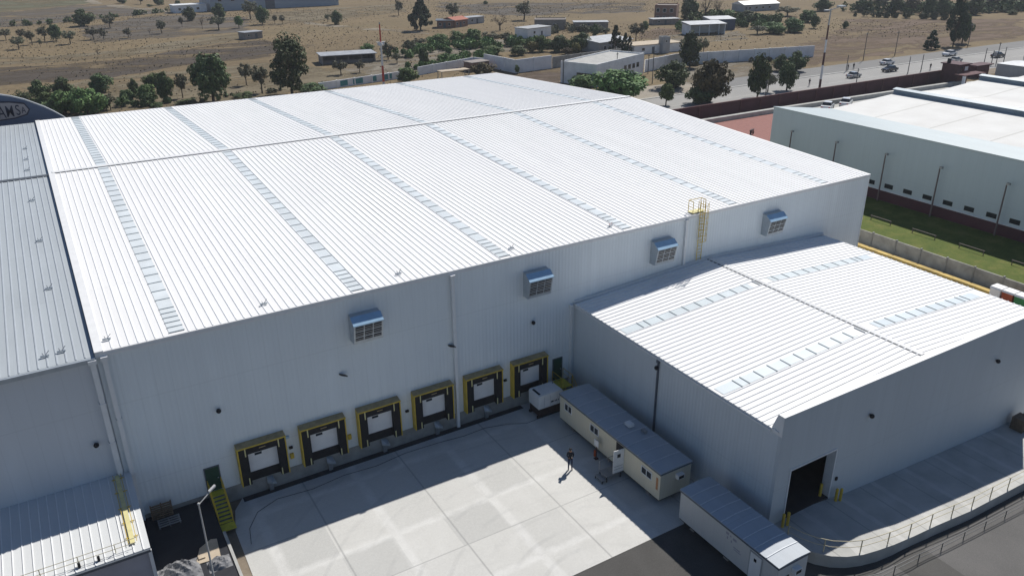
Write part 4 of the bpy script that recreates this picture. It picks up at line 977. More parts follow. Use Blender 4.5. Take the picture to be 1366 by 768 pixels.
def stairs(label, x0, x1, ztop, yland, n, zbot, foot):
    s = thing('metal_stairs', label, 'stairs', ((x0+x1)/2, yland, zbot))
    part('landing', MB().box(x0, x1, -yland*0-0.0+yland, -0.08, ztop-0.06, ztop), MT['yellow_green'], s)
    run = 0.27; q = MB()
    for i in range(n):
        z = ztop-(i+1)*(ztop-zbot)/(n+1); y = yland-i*run
        q.box(x0+0.05, x1-0.05, y-run+0.02, y-0.005, z-0.04, z)
        q.mat(1).box(x0+0.05, x1-0.05, y-0.03, y-0.006, z+0.001, z+0.12); q.mat(0)
    part('tread', q, [MT['yellow_green'], MT['trim_dark']], s)
    ye = yland-n*run
    for x in (x0, x1-0.05):
        part('stringer', MB().prism([(x, yland, ztop), (x, ye, zbot+0.22), (x, ye, zbot), (x, yland, ztop-0.3)], (0.049, 0, 0)), MT['yellow'], s)
    for x in (x0+0.02, x1-0.02):
        q = MB().path([(x, -0.1, ztop+1.0), (x, yland, ztop+1.0), (x, ye, zbot+1.0)], 0.025, 6).path([(x, -0.1, ztop+0.5), (x, yland, ztop+0.5), (x, ye, zbot+0.5)], 0.02, 6)
        for y, z in ((-0.1, ztop), (yland, ztop), ((yland+ye)/2, (ztop+zbot)/2), (ye, zbot)): q.tube((x, y, z), (x, y, z+1.0), 0.025, None, 6)
        part('handrail', q, MT['yellow'], s)
    if foot: part('foot_plate', MB().box(x0-0.02, x1+0.02, ye-0.75, ye-0.03, zbot+0.02, zbot+0.08), MT['yellow_green'], s)
    q = MB()
    for x in (x0+0.03, x1-0.09):
        q.box(x, x+0.06, yland+0.02, yland+0.08, 0.06, ztop-0.061)
    part('leg', q, MT['steel'], s)
    return s
stairs('worn yellow metal stairs below the dark green door at the left corner', 4.78, 5.72, 1.40, -0.75, 7, 0.30, True)
stairs('yellow metal stairs half hidden behind the generator and mobile office', 33.4, 34.55, 1.40, -1.5, 5, 0.06, False)

cr = thing('slatted_crate', 'brown slatted crate standing at the foot of the wall by the left downpipe', 'crate', (1.6, -0.75, 0.95))
q = MB()
for i in range(7): q.box(0.95, 2.3, -0.62, -0.57, 0.98+i*0.17, 1.09+i*0.17)
part('slat_panel', q, MT['wood'], cr)
q = MB()
for x in (0.95, 1.6, 2.22): q.box(x, x+0.08, -0.565, -0.5, 0.955, 2.15)
part('upright', q, MT['wood'], cr)
pl = thing('pallet', 'dark grey pallet lying in front of the brown slatted crate', 'pallet', (1.9, -1.4, 0.95))
q = MB()
for i in range(4): q.box(1.2, 2.6, -1.75+i*0.25, -1.61+i*0.25, 1.07, 1.10)
part('deck', q, MT['steel'], pl)
q = MB()
for x in (1.22, 1.86, 2.5): q.box(x, x+0.08, -1.74, -0.87, 0.955, 1.069)
part('bearer', q, MT['steel'], pl)

lp = thing('street_lamp', 'single arm grey street lamp rising in front of the yellow stairs at the left', 'street lamp', (3.15, -10.3, 0.95))
part('pole', MB().tube((3.15, -10.3, 0.95), (3.15, -10.3, 8.2), 0.065, 0.04, 10), MT['post_grey'], lp)
part('arm', MB().tube((3.15, -10.3, 8.15), (3.92, -9.85, 8.45), 0.03, 0.028, 8), MT['post_grey'], lp)
part('joint', MB().ball((3.15, -10.3, 8.2), 0.085, 1, 8), MT['post_grey'], lp)
hd = part('lamp_head', MB().prism([(3.86, -9.95, 8.42), (4.26, -9.72, 8.54), (4.20, -9.59, 8.55), (3.80, -9.82, 8.43)], (0, 0, 0.10)), MT['lamp_glass'], lp)

random.seed(4)
def debris(name, label, cx, cy, rx, ry, h, z0, mat, n=26):
    q = MB(); vs = []; fs = []
    for j in range(n+1):
        for i in range(n+1):
            u, v = i/n*2-1, j/n*2-1
            r = min(1, math.hypot(u, v)); hh = max(0, (1-r**2))**0.6*h
            hh *= 0.75+0.4*random.random()*(0.5+0.5*math.sin(i*0.9+j*0.6))
            vs.append((cx+u*rx, cy+v*ry, z0+hh))
    for j in range(n):
        for i in range(n): fs.append((j*(n+1)+i, j*(n+1)+i+1, (j+1)*(n+1)+i+1, (j+1)*(n+1)+i))
    q.poly(vs, fs); return solo(name, q, mat, label, 'rubble heap', (cx, cy, z0))
def shift(o): return o
debris('rubble_heap', 'grey broken rubble heap beside the low white roofed building', 1.5, -6.6, 1.35, 0.95, 0.75, 0.951, MT['rubble'])
debris('rubble_heap', 'small grey rubble heap in front of the beige slab by the lamp post', 3.9, -7.0, 0.7, 0.6, 0.45, 0.951, MT['rubble'], 16)
bs = solo('slab', MB().prism([(2.6, -6.4, 0.955), (4.1, -6.55, 0.955), (4.25, -4.65, 0.955), (3.9, -4.5, .955), (3.1, -5.0, 0.955)], (0, 0, 0.06)), MT['beige'], 'flat beige slab lying on the dark ground at the foot of the lamp post', 'slab')
bx = solo('junction_box', MB().box(2.85, 3.25, -6.1, -5.75, 1.017, 1.10), MT['beige'], 'small square cover plate on the beige slab beside the lamp post', 'cover')

ps = thing('pallet_stack', 'brown stacked pallets at the far end of the sloping apron, right picture edge', 'pallets', (64.2, -23.4, AZ(64.2)))
for i in range(7):
    z = AZ(64.2)+i*0.17
    q = MB()
    for j in range(5): q.box(63.6+0.01*(i % 3), 64.8+0.01*(i % 3), -23.95+j*0.22, -23.79+j*0.22, z+0.10, z+0.13)
    for x in (63.62, 64.15, 64.68): q.box(x, x+0.1, -23.94, -22.93, z+0.002, z+0.099)
    part('pallet', q, MT['wood'], ps)

# roof anchors
anchor = None
def roof_anchor(x, y, z, label, m):
    t = thing('roof_anchor', label, 'roof anchor', (x, y, z), 0, 'roof anchors')
    part('plate', MB().box(x-0.24, x+0.24, y-0.06, y+0.06, z, z+0.09), MT['galv'], t)
    part('ring', MB().path([(x-0.05, y, z+0.09), (x-0.1, y, z+0.26)], 0.02, 6).path([(x+0.05, y, z+0.09), (x+0.28, y+0.1, z+0.30)], 0.02, 6), MT[m], t)
for (x, lab, m) in ((0.85, 'small roof anchor on the left front corner of the white warehouse roof', 'steel'), (10.6, 'small roof anchor at the white eave between the first and second skylight strips', 'steel'),
               (20.5, 'small roof anchor at the white eave between the second and third skylight strips', 'steel'), (30.2, 'small roof anchor at the white eave right of the third skylight strip', 'steel'),
               (40.0, 'small red tipped roof anchor at the white eave beside the fourth skylight strip', 'red')):
    roof_anchor(x, 1.2, zroof(1.2)+0.07, lab, m)
for i, (x, y) in enumerate(((-1.84, 32.0), (-1.8, 21.3), (-1.75, 11.4), (-2.6, 1.25), (-1.7, 1.4), (-1.8, 43.1), (-1.75, 49.3), (-1.7, 56.3))):
    lab = ['anchor on the grey zinc roof nearest below its ridge', 'anchor on the grey zinc roof second below its ridge', 'anchor on the grey zinc roof third below its ridge', 'anchor at the grey zinc eave, left one of the pair',
           'anchor at the grey zinc eave, right one of the pair', 'anchor just beyond the grey zinc roof ridge', 'middle anchor on the far slope of the grey zinc roof', 'farthest anchor on the far slope of the grey zinc roof'][i]
    roof_anchor(x, y, zroof(y)-0.15, lab, 'steel')

# ------------------------------------------------------------------ person
def build_person():
    V = [(0, 0, 0.95), (0, 0.0, 1.12), (0, 0.0, 1.32), (0, 0.01, 1.46), (0, 0.0, 1.55),               # pelvis, waist, chest, shoulders, neck
         (0.095, 0, 0.90), (0.105, 0.02, 0.50), (0.11, -0.01, 0.09), (0.125, 0.15, 0.035),             # right leg
         (-0.095, 0, 0.90), (-0.115, 0.03, 0.50), (-0.13, -0.01, 0.09), (-0.145, 0.15, 0.035),
         (0.18, 0.0, 1.44), (0.23, -0.02, 1.17), (0.12, 0.20, 1.15), (0.07, 0.27, 1.17),
         (-0.18, 0.0, 1.44), (-0.23, -0.02, 1.17), (-0.12, 0.20, 1.15), (-0.07, 0.27, 1.17),
         (0, 0.015, 1.64), (0, 0.03, 1.72)]
    E_ = [(0, 1), (1, 2), (2, 3), (3, 4), (0, 5), (5, 6), (6, 7), (7, 8), (0, 9), (9, 10), (10, 11), (11, 12), (3, 13), (13, 14), (14, 15), (15, 16), (3, 17), (17, 18), (18, 19), (19, 20), (4, 21), (21, 22)]
    rad = [.155, .14, .165, .15, .058, .10, .068, .048, .04, .10, .068, .048, .04, .075, .052, .042, .045, .075, .052, .042, .045, .085, .085]
    me = bpy.data.meshes.new('person_skeleton'); me.from_pydata(V, E_, [])
    o = bpy.data.objects.new('person_build', me); COL.objects.link(o)
    o.modifiers.new('skin', 'SKIN'); sv = me.skin_vertices[0].data
    for i, r in enumerate(rad): sv[i].radius = (r, r*(0.72 if i in (0, 1, 2, 3) else 1.0)); sv[i].use_root = (i == 0)
    sb = o.modifiers.new('sub', 'SUBSURF'); sb.levels = sb.render_levels = 2
    dg = bpy.context.evaluated_depsgraph_get(); m2 = bpy.data.meshes.new_from_object(o.evaluated_get(dg))
    bpy.data.objects.remove(o); m2.name = 'person'
    for m in (MT['jacket'], MT['jeans'], MT['skin'], MT['black']):
        m2.materials.append(m)
    for p in m2.polygons:
        c = p.center; p.use_smooth = True
        if c.z < 0.10: p.material_index = 3
        elif c.z < 0.93: p.material_index = 1
        elif c.z > 1.53 or c.y > 0.225: p.material_index = 2
        else: p.material_index = 0
    return m2
PERSON = build_person()
CAP = MB().ball((0, 0.01, 1.735), 0.112, 0.8, 12); CAP.prism([(-0.08, 0.08, 1.735), (0.08, 0.08, 1.735), (0.06, 0.2, 1.715), (-0.06, 0.2, 1.715)], (0, 0, 0.015))
CAPM = CAP.mesh('cap', MT['black'], (0, 0, 0), True)
def person(x, y, z, rot, label, sc=1.0, group=None):
    o = bpy.data.objects.new('person', PERSON); COL.objects.link(o); o.location = (x, y, z); o.rotation_euler = (0, 0, rot); o.scale = (sc,)*3
    o['label'] = label; o['category'] = 'person'
    c = bpy.data.objects.new('cap', CAPM); COL.objects.link(c); c.parent = o; c['label'] = 'dark cap'
    return o
pp = person(28.72, -9.62, 0.052, R(150), 'person in dark jacket and blue jeans at the edge of the sunlit concrete', 1.06)
ct = thing('remote_controller', 'small dark handheld controller held by the person in the yard', 'controller', (28.72-0.14, -9.62-0.24, 1.22))
c0 = Vector((28.72-0.145, -9.62-0.245, 1.24))
part('case', MB().box(c0.x-0.11, c0.x+0.11, c0.y-0.05, c0.y+0.05, c0.z-0.02, c0.z+0.03), MT['black'], ct)
part('aerial', MB().tube((c0.x+0.08, c0.y, c0.z+0.03), (c0.x+0.1, c0.y-0.03, c0.z+0.14), 0.01, None, 5), MT['steel'], ct)

# ================================================================== RIGHT: WALL, LAWN, SECOND WAREHOUSE
fw = thing('boundary_wall', 'grey concrete panel wall running between the annex lane and the green lawn', 'wall', (87.3, -5, 0))
y = 28.0; i = 0
q = MB()
while y > -48:
    q.box(87.2+0.004*(i % 2), 87.36, y-3.24, y, 0, 1.9-0.03*(i % 3)); y -= 3.3; i += 1
part('panel', q, MT['panel_concrete'], fw)
y = 28.03
while y > -48:
    part('post', MB().box(87.14, 87.42, y-0.03-0.08, y+0.05, 0, 2.0), MT['plinth'], fw); y -= 3.3
rw = thing('warehouse', 'pale grey warehouse on the right with a maroon base and blue grey roof ridges', 'warehouse', (130, 0, 0))
X0, YC, ZT = 105.0, 41.9, 10.05
part('wall', MB().box(X0, X0+0.25, -45, YC, 1.62, ZT).prism([(X0, YC, 0), (X0+4.5, 34.6, 0), (X0+4.75, 34.75, 0), (X0+0.3, YC, 0)], (0, 0, ZT-0.01)).box(109.5, 175, 34.5, 34.75, 0.0, 10.0), MT['wall_far'], rw)
part('plinth', MB().box(X0-0.12, X0+0.2, -45, YC+0.05, 0, 1.52), MT['maroon'], rw)
part('plinth_ledge', MB().box(X0-0.17, X0+0.2, -45, YC+0.06, 1.523, 1.62), MT['trim'], rw)
y = 37.2
while y > -20:
    wn = part('window', MB().box(X0-0.04, X0-0.003, y-0.68, y+0.68, 1.98, 2.62), MT['darkglass'], rw)
    y -= 3.05
q = MB().prism([(X0-0.15, YC+.05, ZT+0.002), (X0-0.15, -45, ZT+0.002), (X0+4.6, -45, ZT+0.40), (X0+4.6, 34.4, ZT+0.40)], (0, 0, 0.10))
part('gutter_band', q, roof_sheet('pale_blue_flashing', (0.46, 0.525, 0.535), 0.06, 0.45, 0.25), rw)
rwm = NT('white_membrane_roof'); rwm.set(0.85, 0, 0.15)
ry = rwm.xyz()[1]
ln_ = rwm.math('LESS_THAN', rwm.math('ABSOLUTE', rwm.math('WRAP', ry, 4.5, -4.5)), 0.13)
rwm.color(rwm.mix(rwm.math('MULTIPLY', ln_, 0.6), rwm.ramp(rwm.noise(0.25, 6), [(0.3, (0.66, 0.65, 0.62)), (0.7, (0.735, 0.73, 0.70))]), (0.42, 0.41, 0.37)))
q = MB().mat(0)
RX = [(109.4, 10.25), (127.0, 11.15), (139.5, 10.4), (152.0, 11.15), (164.0, 10.4), (176, 11.1)]
YL = 35.0
for (xa, za), (xb, zb) in zip(RX[:-1], RX[1:]): q.prism([(xa, -45, za), (xb, -45, zb), (xb, YL, zb), (xa, YL, za)], (0, 0, -0.25))
part('roof', q, rwm.m, rw)
for xr_ in (127.0, 152.0):
    v = MB().prism([(xr_-0.75, YL+0.3, 11.2), (xr_-0.55, YL+0.3, 11.85), (xr_+0.55, YL+0.3, 11.85), (xr_+0.75, YL+0.3, 11.2), (xr_+0.6, YL+0.3, 11.0), (xr_-0.6, YL+0.3, 11.0)], (0, -80, 0))
    rv = part('ridge_vent', v, plain('blue_grey_vent', (0.20, 0.255, 0.30), 0.5, 0.08, 0.6), rw)
    part('vent_cap', MB().prism([(xr_-0.95, YL+0.35, 11.86), (xr_, YL+0.35, 12.05), (xr_+0.95, YL+0.35, 11.86), (xr_+0.95, YL+0.35, 11.80), (xr_-0.95, YL+0.35, 11.80)], (0, -80.1, 0)), plain('blue_grey_cap', (0.33, 0.40, 0.45), 0.5, 0.08, 0.6), rv)
for i, (yy_, lab) in enumerate(((37.0, 'thin brown grey lamp post nearest the far corner of the pale warehouse wall'), (28.4, 'thin brown grey lamp post second from the far corner of the pale warehouse'), (19.8, 'thin brown grey lamp post at the lawn just right of the white roof corner'),
        (11.4, 'thin brown grey lamp post in the middle of the visible lawn'), (2.3, 'thin brown grey lamp post nearest the right edge on the lawn'))):
    t = thing('lamp_post', lab, 'lamp post', (104.2, yy_, 0.05), 0, 'lamp posts along the lawn')
    part('pole', MB().tube((104.2, yy_, 0.05), (104.2, yy_, 7.0), 0.12, 0.09, 8), plain('brown_grey_pole', (0.15, 0.115, 0.11), 0.7, 0.1, 3) if i == 0 else bpy.data.materials['brown_grey_pole'], t)
    part('arm', MB().tube((104.2, yy_, 6.9), (104.0, yy_-0.25, 7.05), 0.05, None, 6), MT['steel'], t)
    part('lamp_head', MB().box(103.8, 104.2, yy_-0.5, yy_-0.1, 7.0, 7.25), MT['steel'], t)
for i, (ya, yb, lab) in enumerate(((15.1, 11.9, 'low thin rail on the lawn closest to the white warehouse corner'), (8.8, 5.4, 'low thin rail on the lawn in the middle'), (2.3, -1.0, 'low thin rail on the lawn third from the warehouse corner'), (-4.3, -7.6, 'low thin rail on the lawn at the right edge of the picture'))):
    t = thing('lawn_rail', lab, 'rail', (96.4, (ya+yb)/2, 0.05), 0, 'low rails on the lawn')
    part('bar', MB().box(96.36, 96.44, yb, ya, 0.55, 0.61), bpy.data.materials['brown_grey_pole'], t)
    for y in (ya-0.1, yb+0.1): part('leg', MB().box(96.36, 96.44, y-0.04, y+0.04, 0.05, 0.549), bpy.data.materials['brown_grey_pole'], t)
solo('drain_cover', MB().box(85.6, 87.0, -3.3, -1.9, 0.045, 0.12), MT['trim_dark'], 'dark square hatch on the lane between annex roof and panel wall', 'hatch')
for xx_, yy_, m, lab in ((84.9, -9.2, 'white', 'white bin with pale lid at the right edge behind the annex roof'), (84.9, -10.5, 'rust', 'rust red bin with white lid at the right edge behind the annex roof'), (84.9, -11.8, 'green_box', 'green bin with white lid at the right edge behind the annex roof')):
    t = thing('bin', lab, 'bin', (xx_, yy_, 0.05), 0, 'bins in the side lane')
    part('body', MB().prism([(xx_-0.6, yy_-0.55, 0.2), (xx_+0.6, yy_-0.55, 0.2), (xx_+0.7, yy_-0.55, 1.5), (xx_-0.7, yy_-0.55, 1.5)], (0, 1.1, 0)), MT[m], t)
    part('lid', MB().prism([(xx_-0.75, yy_-0.6, 1.502), (xx_+0.75, yy_-0.6, 1.502), (xx_+0.6, yy_-0.6, 1.68), (xx_-0.6, yy_-0.6, 1.68)], (0, 1.2, 0)), MT['white'], t)
    part('wheel', MB().tube((xx_-0.5, yy_-0.5, 0.13), (xx_-0.5, yy_+0.5, 0.13), 0.08, None, 8).tube((xx_+0.5, yy_-0.5, 0.13), (xx_+0.5, yy_+0.5, 0.13), 0.08, None, 8), MT['black'], t)

# maroon wall, low wall, gatehouse
mw = thing('boundary_wall', 'long dark maroon wall between the pale warehouse and the highway', 'wall', (150, 74.8, 0))
part('wall_face', MB().box(104, 205, 74.7, 75.0, 0, 3.0), MT['maroon'], mw)
part('coping', MB().box(103.95, 205.05, 74.66, 75.04, 3.002, 3.12), MT['brick_maroon'], mw)
x = 108.0
while x < 204: part('pier', MB().box(x-0.2, x+0.2, 74.56, 74.655, 0, 3.0), MT['brick_maroon'], mw); x += 6
solo('low_wall', MB().box(108, 142, 71.3, 72.3, 0, 0.95).prism([(142, 71.3, 0), (142, 72.3, 0), (205, 70.5, 0), (205, 69.5, 0)], (0, 0, 0.95)), MT['concrete'], 'low pale concrete wall in front of the long maroon wall', 'wall', (150, 71.5, 0))
gh = thing('gatehouse', 'maroon gatehouse with flat roof at the end of the long maroon wall', 'gatehouse', (206, 72, 0))
part('wall', MB().box(203, 207.5, 70.0, 74.5, 0, 4.9), MT['brick_maroon'], gh)
part('roof', MB().box(202.6, 207.9, 69.6, 74.9, 4.902, 5.15), MT['maroon'], gh)
part('porch_roof', MB().box(200.5, 209.5, 66.5, 69.39, 2.9, 3.1), MT['brick_maroon'], gh)
part('window', MB().box(203.5, 204.7, 69.94, 69.995, 3.4, 4.4), MT['darkglass'], gh); part('window', MB().box(205.6, 206.9, 69.94, 69.995, 3.4, 4.4), MT['white'], gh)
part('pillar', MB().box(200.6, 201.1, 66.6, 67.2, 0, 2.898), MT['whitewash'], gh); part('pillar', MB().box(208.8, 209.4, 66.6, 67.2, 0, 2.898), MT['whitewash'], gh)
part('roof_tank', MB().tube((203.8, 73.4, 5.15), (203.8, 73.4, 6.2), 0.5, 0.45, 10), MT['black'], gh)
gp = thing('gate_pier', 'short maroon gate block right of the gatehouse beside the highway', 'gate pier', (220, 75, 0))
part('wall', MB().box(217, 223, 73.5, 76.5, 0, 3.0), MT['brick_maroon'], gp)
part('coping', MB().box(216.8, 224.4, 73.2, 76.8, 3.002, 3.25), MT['maroon'], gp)
sg = thing('curved_shed', 'low grey building with a curved roof beyond the blue grey roof ridge', 'building', (224, 66, 0))
prof = [(218, 0), (232, 0), (232, 2.6), (231, 3.4), (229, 4.0), (226, 4.2), (218, 4.2)]
part('wall', MB().prism([(x, 60, z) for x, z in prof], (0, 9, 0)), MT['greywall'], sg)
part('roof', MB().prism([(232.1, 59.9, 2.65), (231.1, 59.9, 3.45), (229.05, 59.9, 4.06), (226, 59.9, 4.26), (217.9, 59.9, 4.26), (217.9, 59.9, 4.36), (226, 59.9, 4.36), (229.1, 59.9, 4.16), (231.2, 59.9, 3.55), (232.2, 59.9, 2.7)], (0, 9.2, 0)), MT['tin'], sg)
rwall = solo('boundary_wall', MB().box(236, 300, 72.5, 72.9, 0, 2.9), MT['maroon'], 'short piece of maroon wall at the right edge beyond the curved roof shed', 'wall', (260, 72, 0))

# dark blue arched sign front
af = thing('arched_front', 'dark blue arched building front with a grey framed lettered sign, far left', 'building', (-8, 79.6, 0))
arc = [(-20.4, 13.0), (-18.0, 14.9), (-15.5, 16.3), (-12.8, 17.25), (-10, 17.75), (-8.5, 17.85), (-7, 17.75), (-5.2, 17.55), (-3.32, 17.2), (-2.07, 16.85), (-0.68, 16.3), (0.35, 15.72), (1.59, 15.0), (2.54, 14.3), (3.5, 13.5), (4.4, 12.6), (5.2, 11.5)]
part('facade', MB().prism([(-21, 79.5, 0), (5.6, 79.5, 0), (5.6, 79.5, 11)]+[(x, 79.5, z) for x, z in arc[::-1]]+[(-21, 79.5, 12.4)], (0, 0.35, 0)), MT['navy'], af)
q = MB()
for (xa, za), (xb, zb) in zip(arc[:-1], arc[1:]): q.prism([(xa, 79.42, za+0.005), (xb, 79.42, zb+0.005), (xb, 79.42, zb+0.16), (xa, 79.42, za+0.16)], (0, 0.5, 0))
part('coping', q, MT['tin'], af)
part('hall_body', MB().prism([(-19.5, 79.86, 0), (4.2, 79.86, 0), (4.2, 79.86, 9.5), (1.0, 79.86, 12.2), (-3.3, 79.86, 13.8), (-8.5, 79.86, 14.4), (-13.5, 79.86, 13.4), (-19.5, 79.86, 9.8)], (0, 14, 0)), MT['roof_grey'], af)
def sign_outline(g): return [(-9.5, 79.5, 16.45+g), (-5.5, 79.5, 16.35+g), (-2.5, 79.5, 16.15+g), (-0.85+g*0.5, 79.5, 15.78+g), (-0.45+g, 79.5, 15.0), (-0.85+g, 79.5, 14.45-g*0.8), (-2.3, 79.5, 14.1-g), (-5.5, 79.5, 13.95-g), (-9.5, 79.5, 14.0-g), (-13.5, 79.5, 14.1-g), (-14.4-g, 79.5, 15.0), (-13.5, 79.5, 16.1+g)]
sf = part('sign_frame', MB().prism([(x, 79.485, z) for x, y, z in sign_outline(0.17)], (0, -0.10, 0)), MT['ink'], af)
part('sign_face', MB().prism([(x, 79.38, z) for x, y, z in sign_outline(0.0)], (0, -0.05, 0)), MT['sign_grey'], sf)
def letter(ch, x, z, size, sx):
    cu = bpy.data.curves.new('letter', 'FONT'); cu.body = ch; cu.size = size; cu.extrude = 0.02; cu.offset = 0.004
    o = bpy.data.objects.new('letter', cu); COL.objects.link(o)
    dg = bpy.context.evaluated_depsgraph_get(); me = bpy.data.meshes.new_from_object(o.evaluated_get(dg)); bpy.data.objects.remove(o)
    me.transform(Matrix.Translation((x, 79.31, z)) @ Matrix.Rotation(R(90), 4, 'X') @ Matrix.Diagonal((sx, 1, 1, 1)))
    me.transform(Matrix.Translation((8, -79.6, 0)))
    me.materials.clear(); me.materials.append(MT['ink'])
    l = bpy.data.objects.new('letter', me); COL.objects.link(l); l.parent = sf
for ch, x, z, s, sx in (('R', -5.35, 14.18, 2.4, 0.55), ('A', -4.18, 14.2, 2.35, 0.62), ('M', -3.22, 14.28, 2.15, 0.62), ('S', -2.02, 14.42, 1.95, 0.66), ('A', -1.32, 14.62, 1.2, 0.66)): letter(ch, x, z, s, sx)

# ================================================================== MASTS, POLES
def mast(label, x, y, h, r, bands, cat):
    t = thing('lattice_mast' if cat == 'mast' else 'lamp_mast', label, cat, (x, y, 0))
    n = len(bands); z = 0
    for f, m in bands:
        part('mast_section', MB().tube((x, y, z*h), (x, y, f*h), r*(1-0.5*z), r*(1-0.5*f), 8), MT[m], t); z = f
    return t
ms = mast('red and white telecom mast with small dishes behind the white roof', 80.8, 151.4, 15.8, 0.34, [(0.06, 'white'), (0.32, 'red'), (0.68, 'white'), (0.97, 'red'), (1.0, 'steel')], 'mast')
q = MB()
for a in (0.3, 2.4, 4.2): q.tube((80.8+0.4*math.cos(a), 151.4+0.4*math.sin(a), 10.4), (80.8+0.85*math.cos(a), 151.4+0.85*math.sin(a), 10.5), 0.5, 0.45, 12)
part('dish', q, MT['white'], ms)
q = MB().box(79.6, 82.0, 151.2, 151.6, 10.9, 11.05); part('crossarm', q, MT['white'], ms)
lm = mast('tall faded banded lamp mast beside the highway', 171.2, 86.0, 19.0, 0.30, [(0.12, 'brick_maroon'), (0.30, 'white'), (0.46, 'brick_maroon'), (0.62, 'white'), (0.80, 'brick_maroon'), (1.0, 'post_grey')], 'lamp mast')
part('arm', MB().tube((171.2, 86, 18.7), (173.2, 85.0, 19.4), 0.1, None, 6), MT['post_grey'], lm); part('lamp_head', MB().box(172.6, 174.6, 84.4, 85.6, 19.3, 19.7), MT['lamp_glass'], lm)
part('lamp_head', MB().box(169.6, 171.0, 86.0, 86.8, 18.5, 18.8), MT['post_grey'], lm)
for x, y, h, lab, arm in ((197.8, 99.0, 4.6, 'thin roadside post between two of the small walkers', 0), (219.3, 109.8, 8.2, 'leaning grey utility pole at the left of the dry grass slope', 0.8), (236.2, 111.1, 7.4, 'leaning grey utility pole in the middle of the dry grass slope', 0.8),
        (208.9, 87.6, 4.6, 'thin post in front of the black and white cars', 0), (214.7, 87.6, 4.7, 'thin post right of the black and white cars', 0), (241.4, 83.4, 4.3, 'thin post with a small sign beside the highway near the silver car', 0),
        (237.4, 83.3, 5.2, 'thin post right of the small sign post', 0), (275.2, 111.2, 7.4, 'dark utility pole on the highway verge right of the tallest tree', 0.8), (248.7, 84.0, 4.6, 'thin post in front of the dark car at the far right', 0),
        (244.4, 83.7, 6.3, 'taller thin post left of the dark car at the far right', 0.5), (263.2, 86.0, 6.8, 'tallest thin post at the right edge of the highway', 0.5), (145.1, 79.8, 5.4, 'thin dark lamp post left of the lollipop tree', 0.5), (177.0, 79.9, 5.2, 'thin dark lamp post right of the tall banded mast', 0.5),
        (121.9, 128.1, 6.2, 'grey utility pole at the left corner of the white flat roofed hall', 0.4), (136.4, 124.0, 7.2, 'grey utility pole in front of the white flat roofed hall', 0.4), (140.6, 114.2, 8.6, 'dark utility pole left of the dark green spreading tree', 0.7), (149.8, 127.0, 5.4, 'grey utility pole at the right end of the white hall wall', 0.4)):
    t = thing('utility_pole', lab, 'pole', (x, y, 0), 0, 'poles along the highway and farm walls')
    part('pole', MB().tube((x, y, 0), (x, y, h), 0.12, 0.09, 7), MT['rail_dark'], t)
    if arm: part('crossarm', MB().box(x-arm, x+arm, y-0.07, y+0.07, h-0.5, h-0.36), MT['rail_dark'], t)
sp = kids([o for o in bpy.data.objects if o.get('label') == 'thin post with a small sign beside the highway near the silver car'][0])[0].parent
part('sign_panel', MB().box(241.4, 243.0, 83.2, 83.3, 2.6, 3.6), MT['tin'], sp)

# ================================================================== CARS
def car_meshes():
    b = MB()
    prof = [(-2.1, 0.35), (-2.15, 0.62), (-2.05, 0.86), (-1.2, 0.93), (1.0, 0.93), (1.95, 0.82), (2.15, 0.6), (2.12, 0.35)]
    for s in (1,):
        b.prism([(x, -0.86, z) for x, z in prof], (0, 1.72, 0))
    rf = [(-1.25, 0.935), (-0.85, 1.40), (0.25, 1.42), (0.95, 0.935)]
    g = MB(); lo = [(x, y) for x in (-1.35, 1.05) for y in (-0.8, 0.8)]
    g.poly([(-1.45, -0.8, .931), (1.1, -0.8, .931), (1.1, 0.8, .931), (-1.45, 0.8, .931), (-0.95, -0.66, 1.36), (0.3, -0.66, 1.36), (0.3, 0.66, 1.36), (-0.95, 0.66, 1.36)], [(0, 1, 5, 4), (1, 2, 6, 5), (2, 3, 7, 6), (3, 0, 4, 7), (4, 5, 6, 7)])
    r = MB().poly([(-1.0, -0.68, 1.362), (0.34, -0.68, 1.362), (0.34, 0.68, 1.362), (-1.0, 0.68, 1.362), (-0.88, -0.58, 1.44), (0.2, -0.58, 1.44), (0.2, 0.58, 1.44), (-0.88, 0.58, 1.44)], [(0, 1, 5, 4), (1, 2, 6, 5), (2, 3, 7, 6), (3, 0, 4, 7), (4, 5, 6, 7)])
    w_ = MB().tube((0, -0.09, 0), (0, 0.09, 0), 0.32, 0.32, 16)
    rim = MB().tube((0, -0.095, 0), (0, 0.095, 0), 0.18, 0.18, 10)
    hl = MB().box(2.10, 2.17, -0.75, -0.45, 0.6, 0.74).box(2.10, 2.17, 0.45, 0.75, 0.6, 0.74)
    tl = MB().box(-2.17, -2.11, -0.78, -0.5, 0.62, 0.78).box(-2.17, -2.11, 0.5, 0.78, 0.62, 0.78)
    return b, g, r, w_, rim, hl, tl
CB, CG, CR, CW, CRI, CH, CT = [q.mesh(n, m) for q, n, m in zip(car_meshes(), ('car_body', 'car_window', 'car_roof', 'car_wheel', 'car_rim', 'car_headlight', 'car_tail_light'), (MT['car_white'], MT['darkglass'], MT['car_white'], MT['black'], MT['galv'], MT['lamp_glass'], MT['red']))]
def ob(name, me, par, mat=None, loc=(0, 0, 0)):
    o = bpy.data.objects.new(name, me); COL.objects.link(o); o.parent = par; o.location = loc
    if mat: o.material_slots[0].link = 'OBJECT'; o.material_slots[0].material = mat
    return o
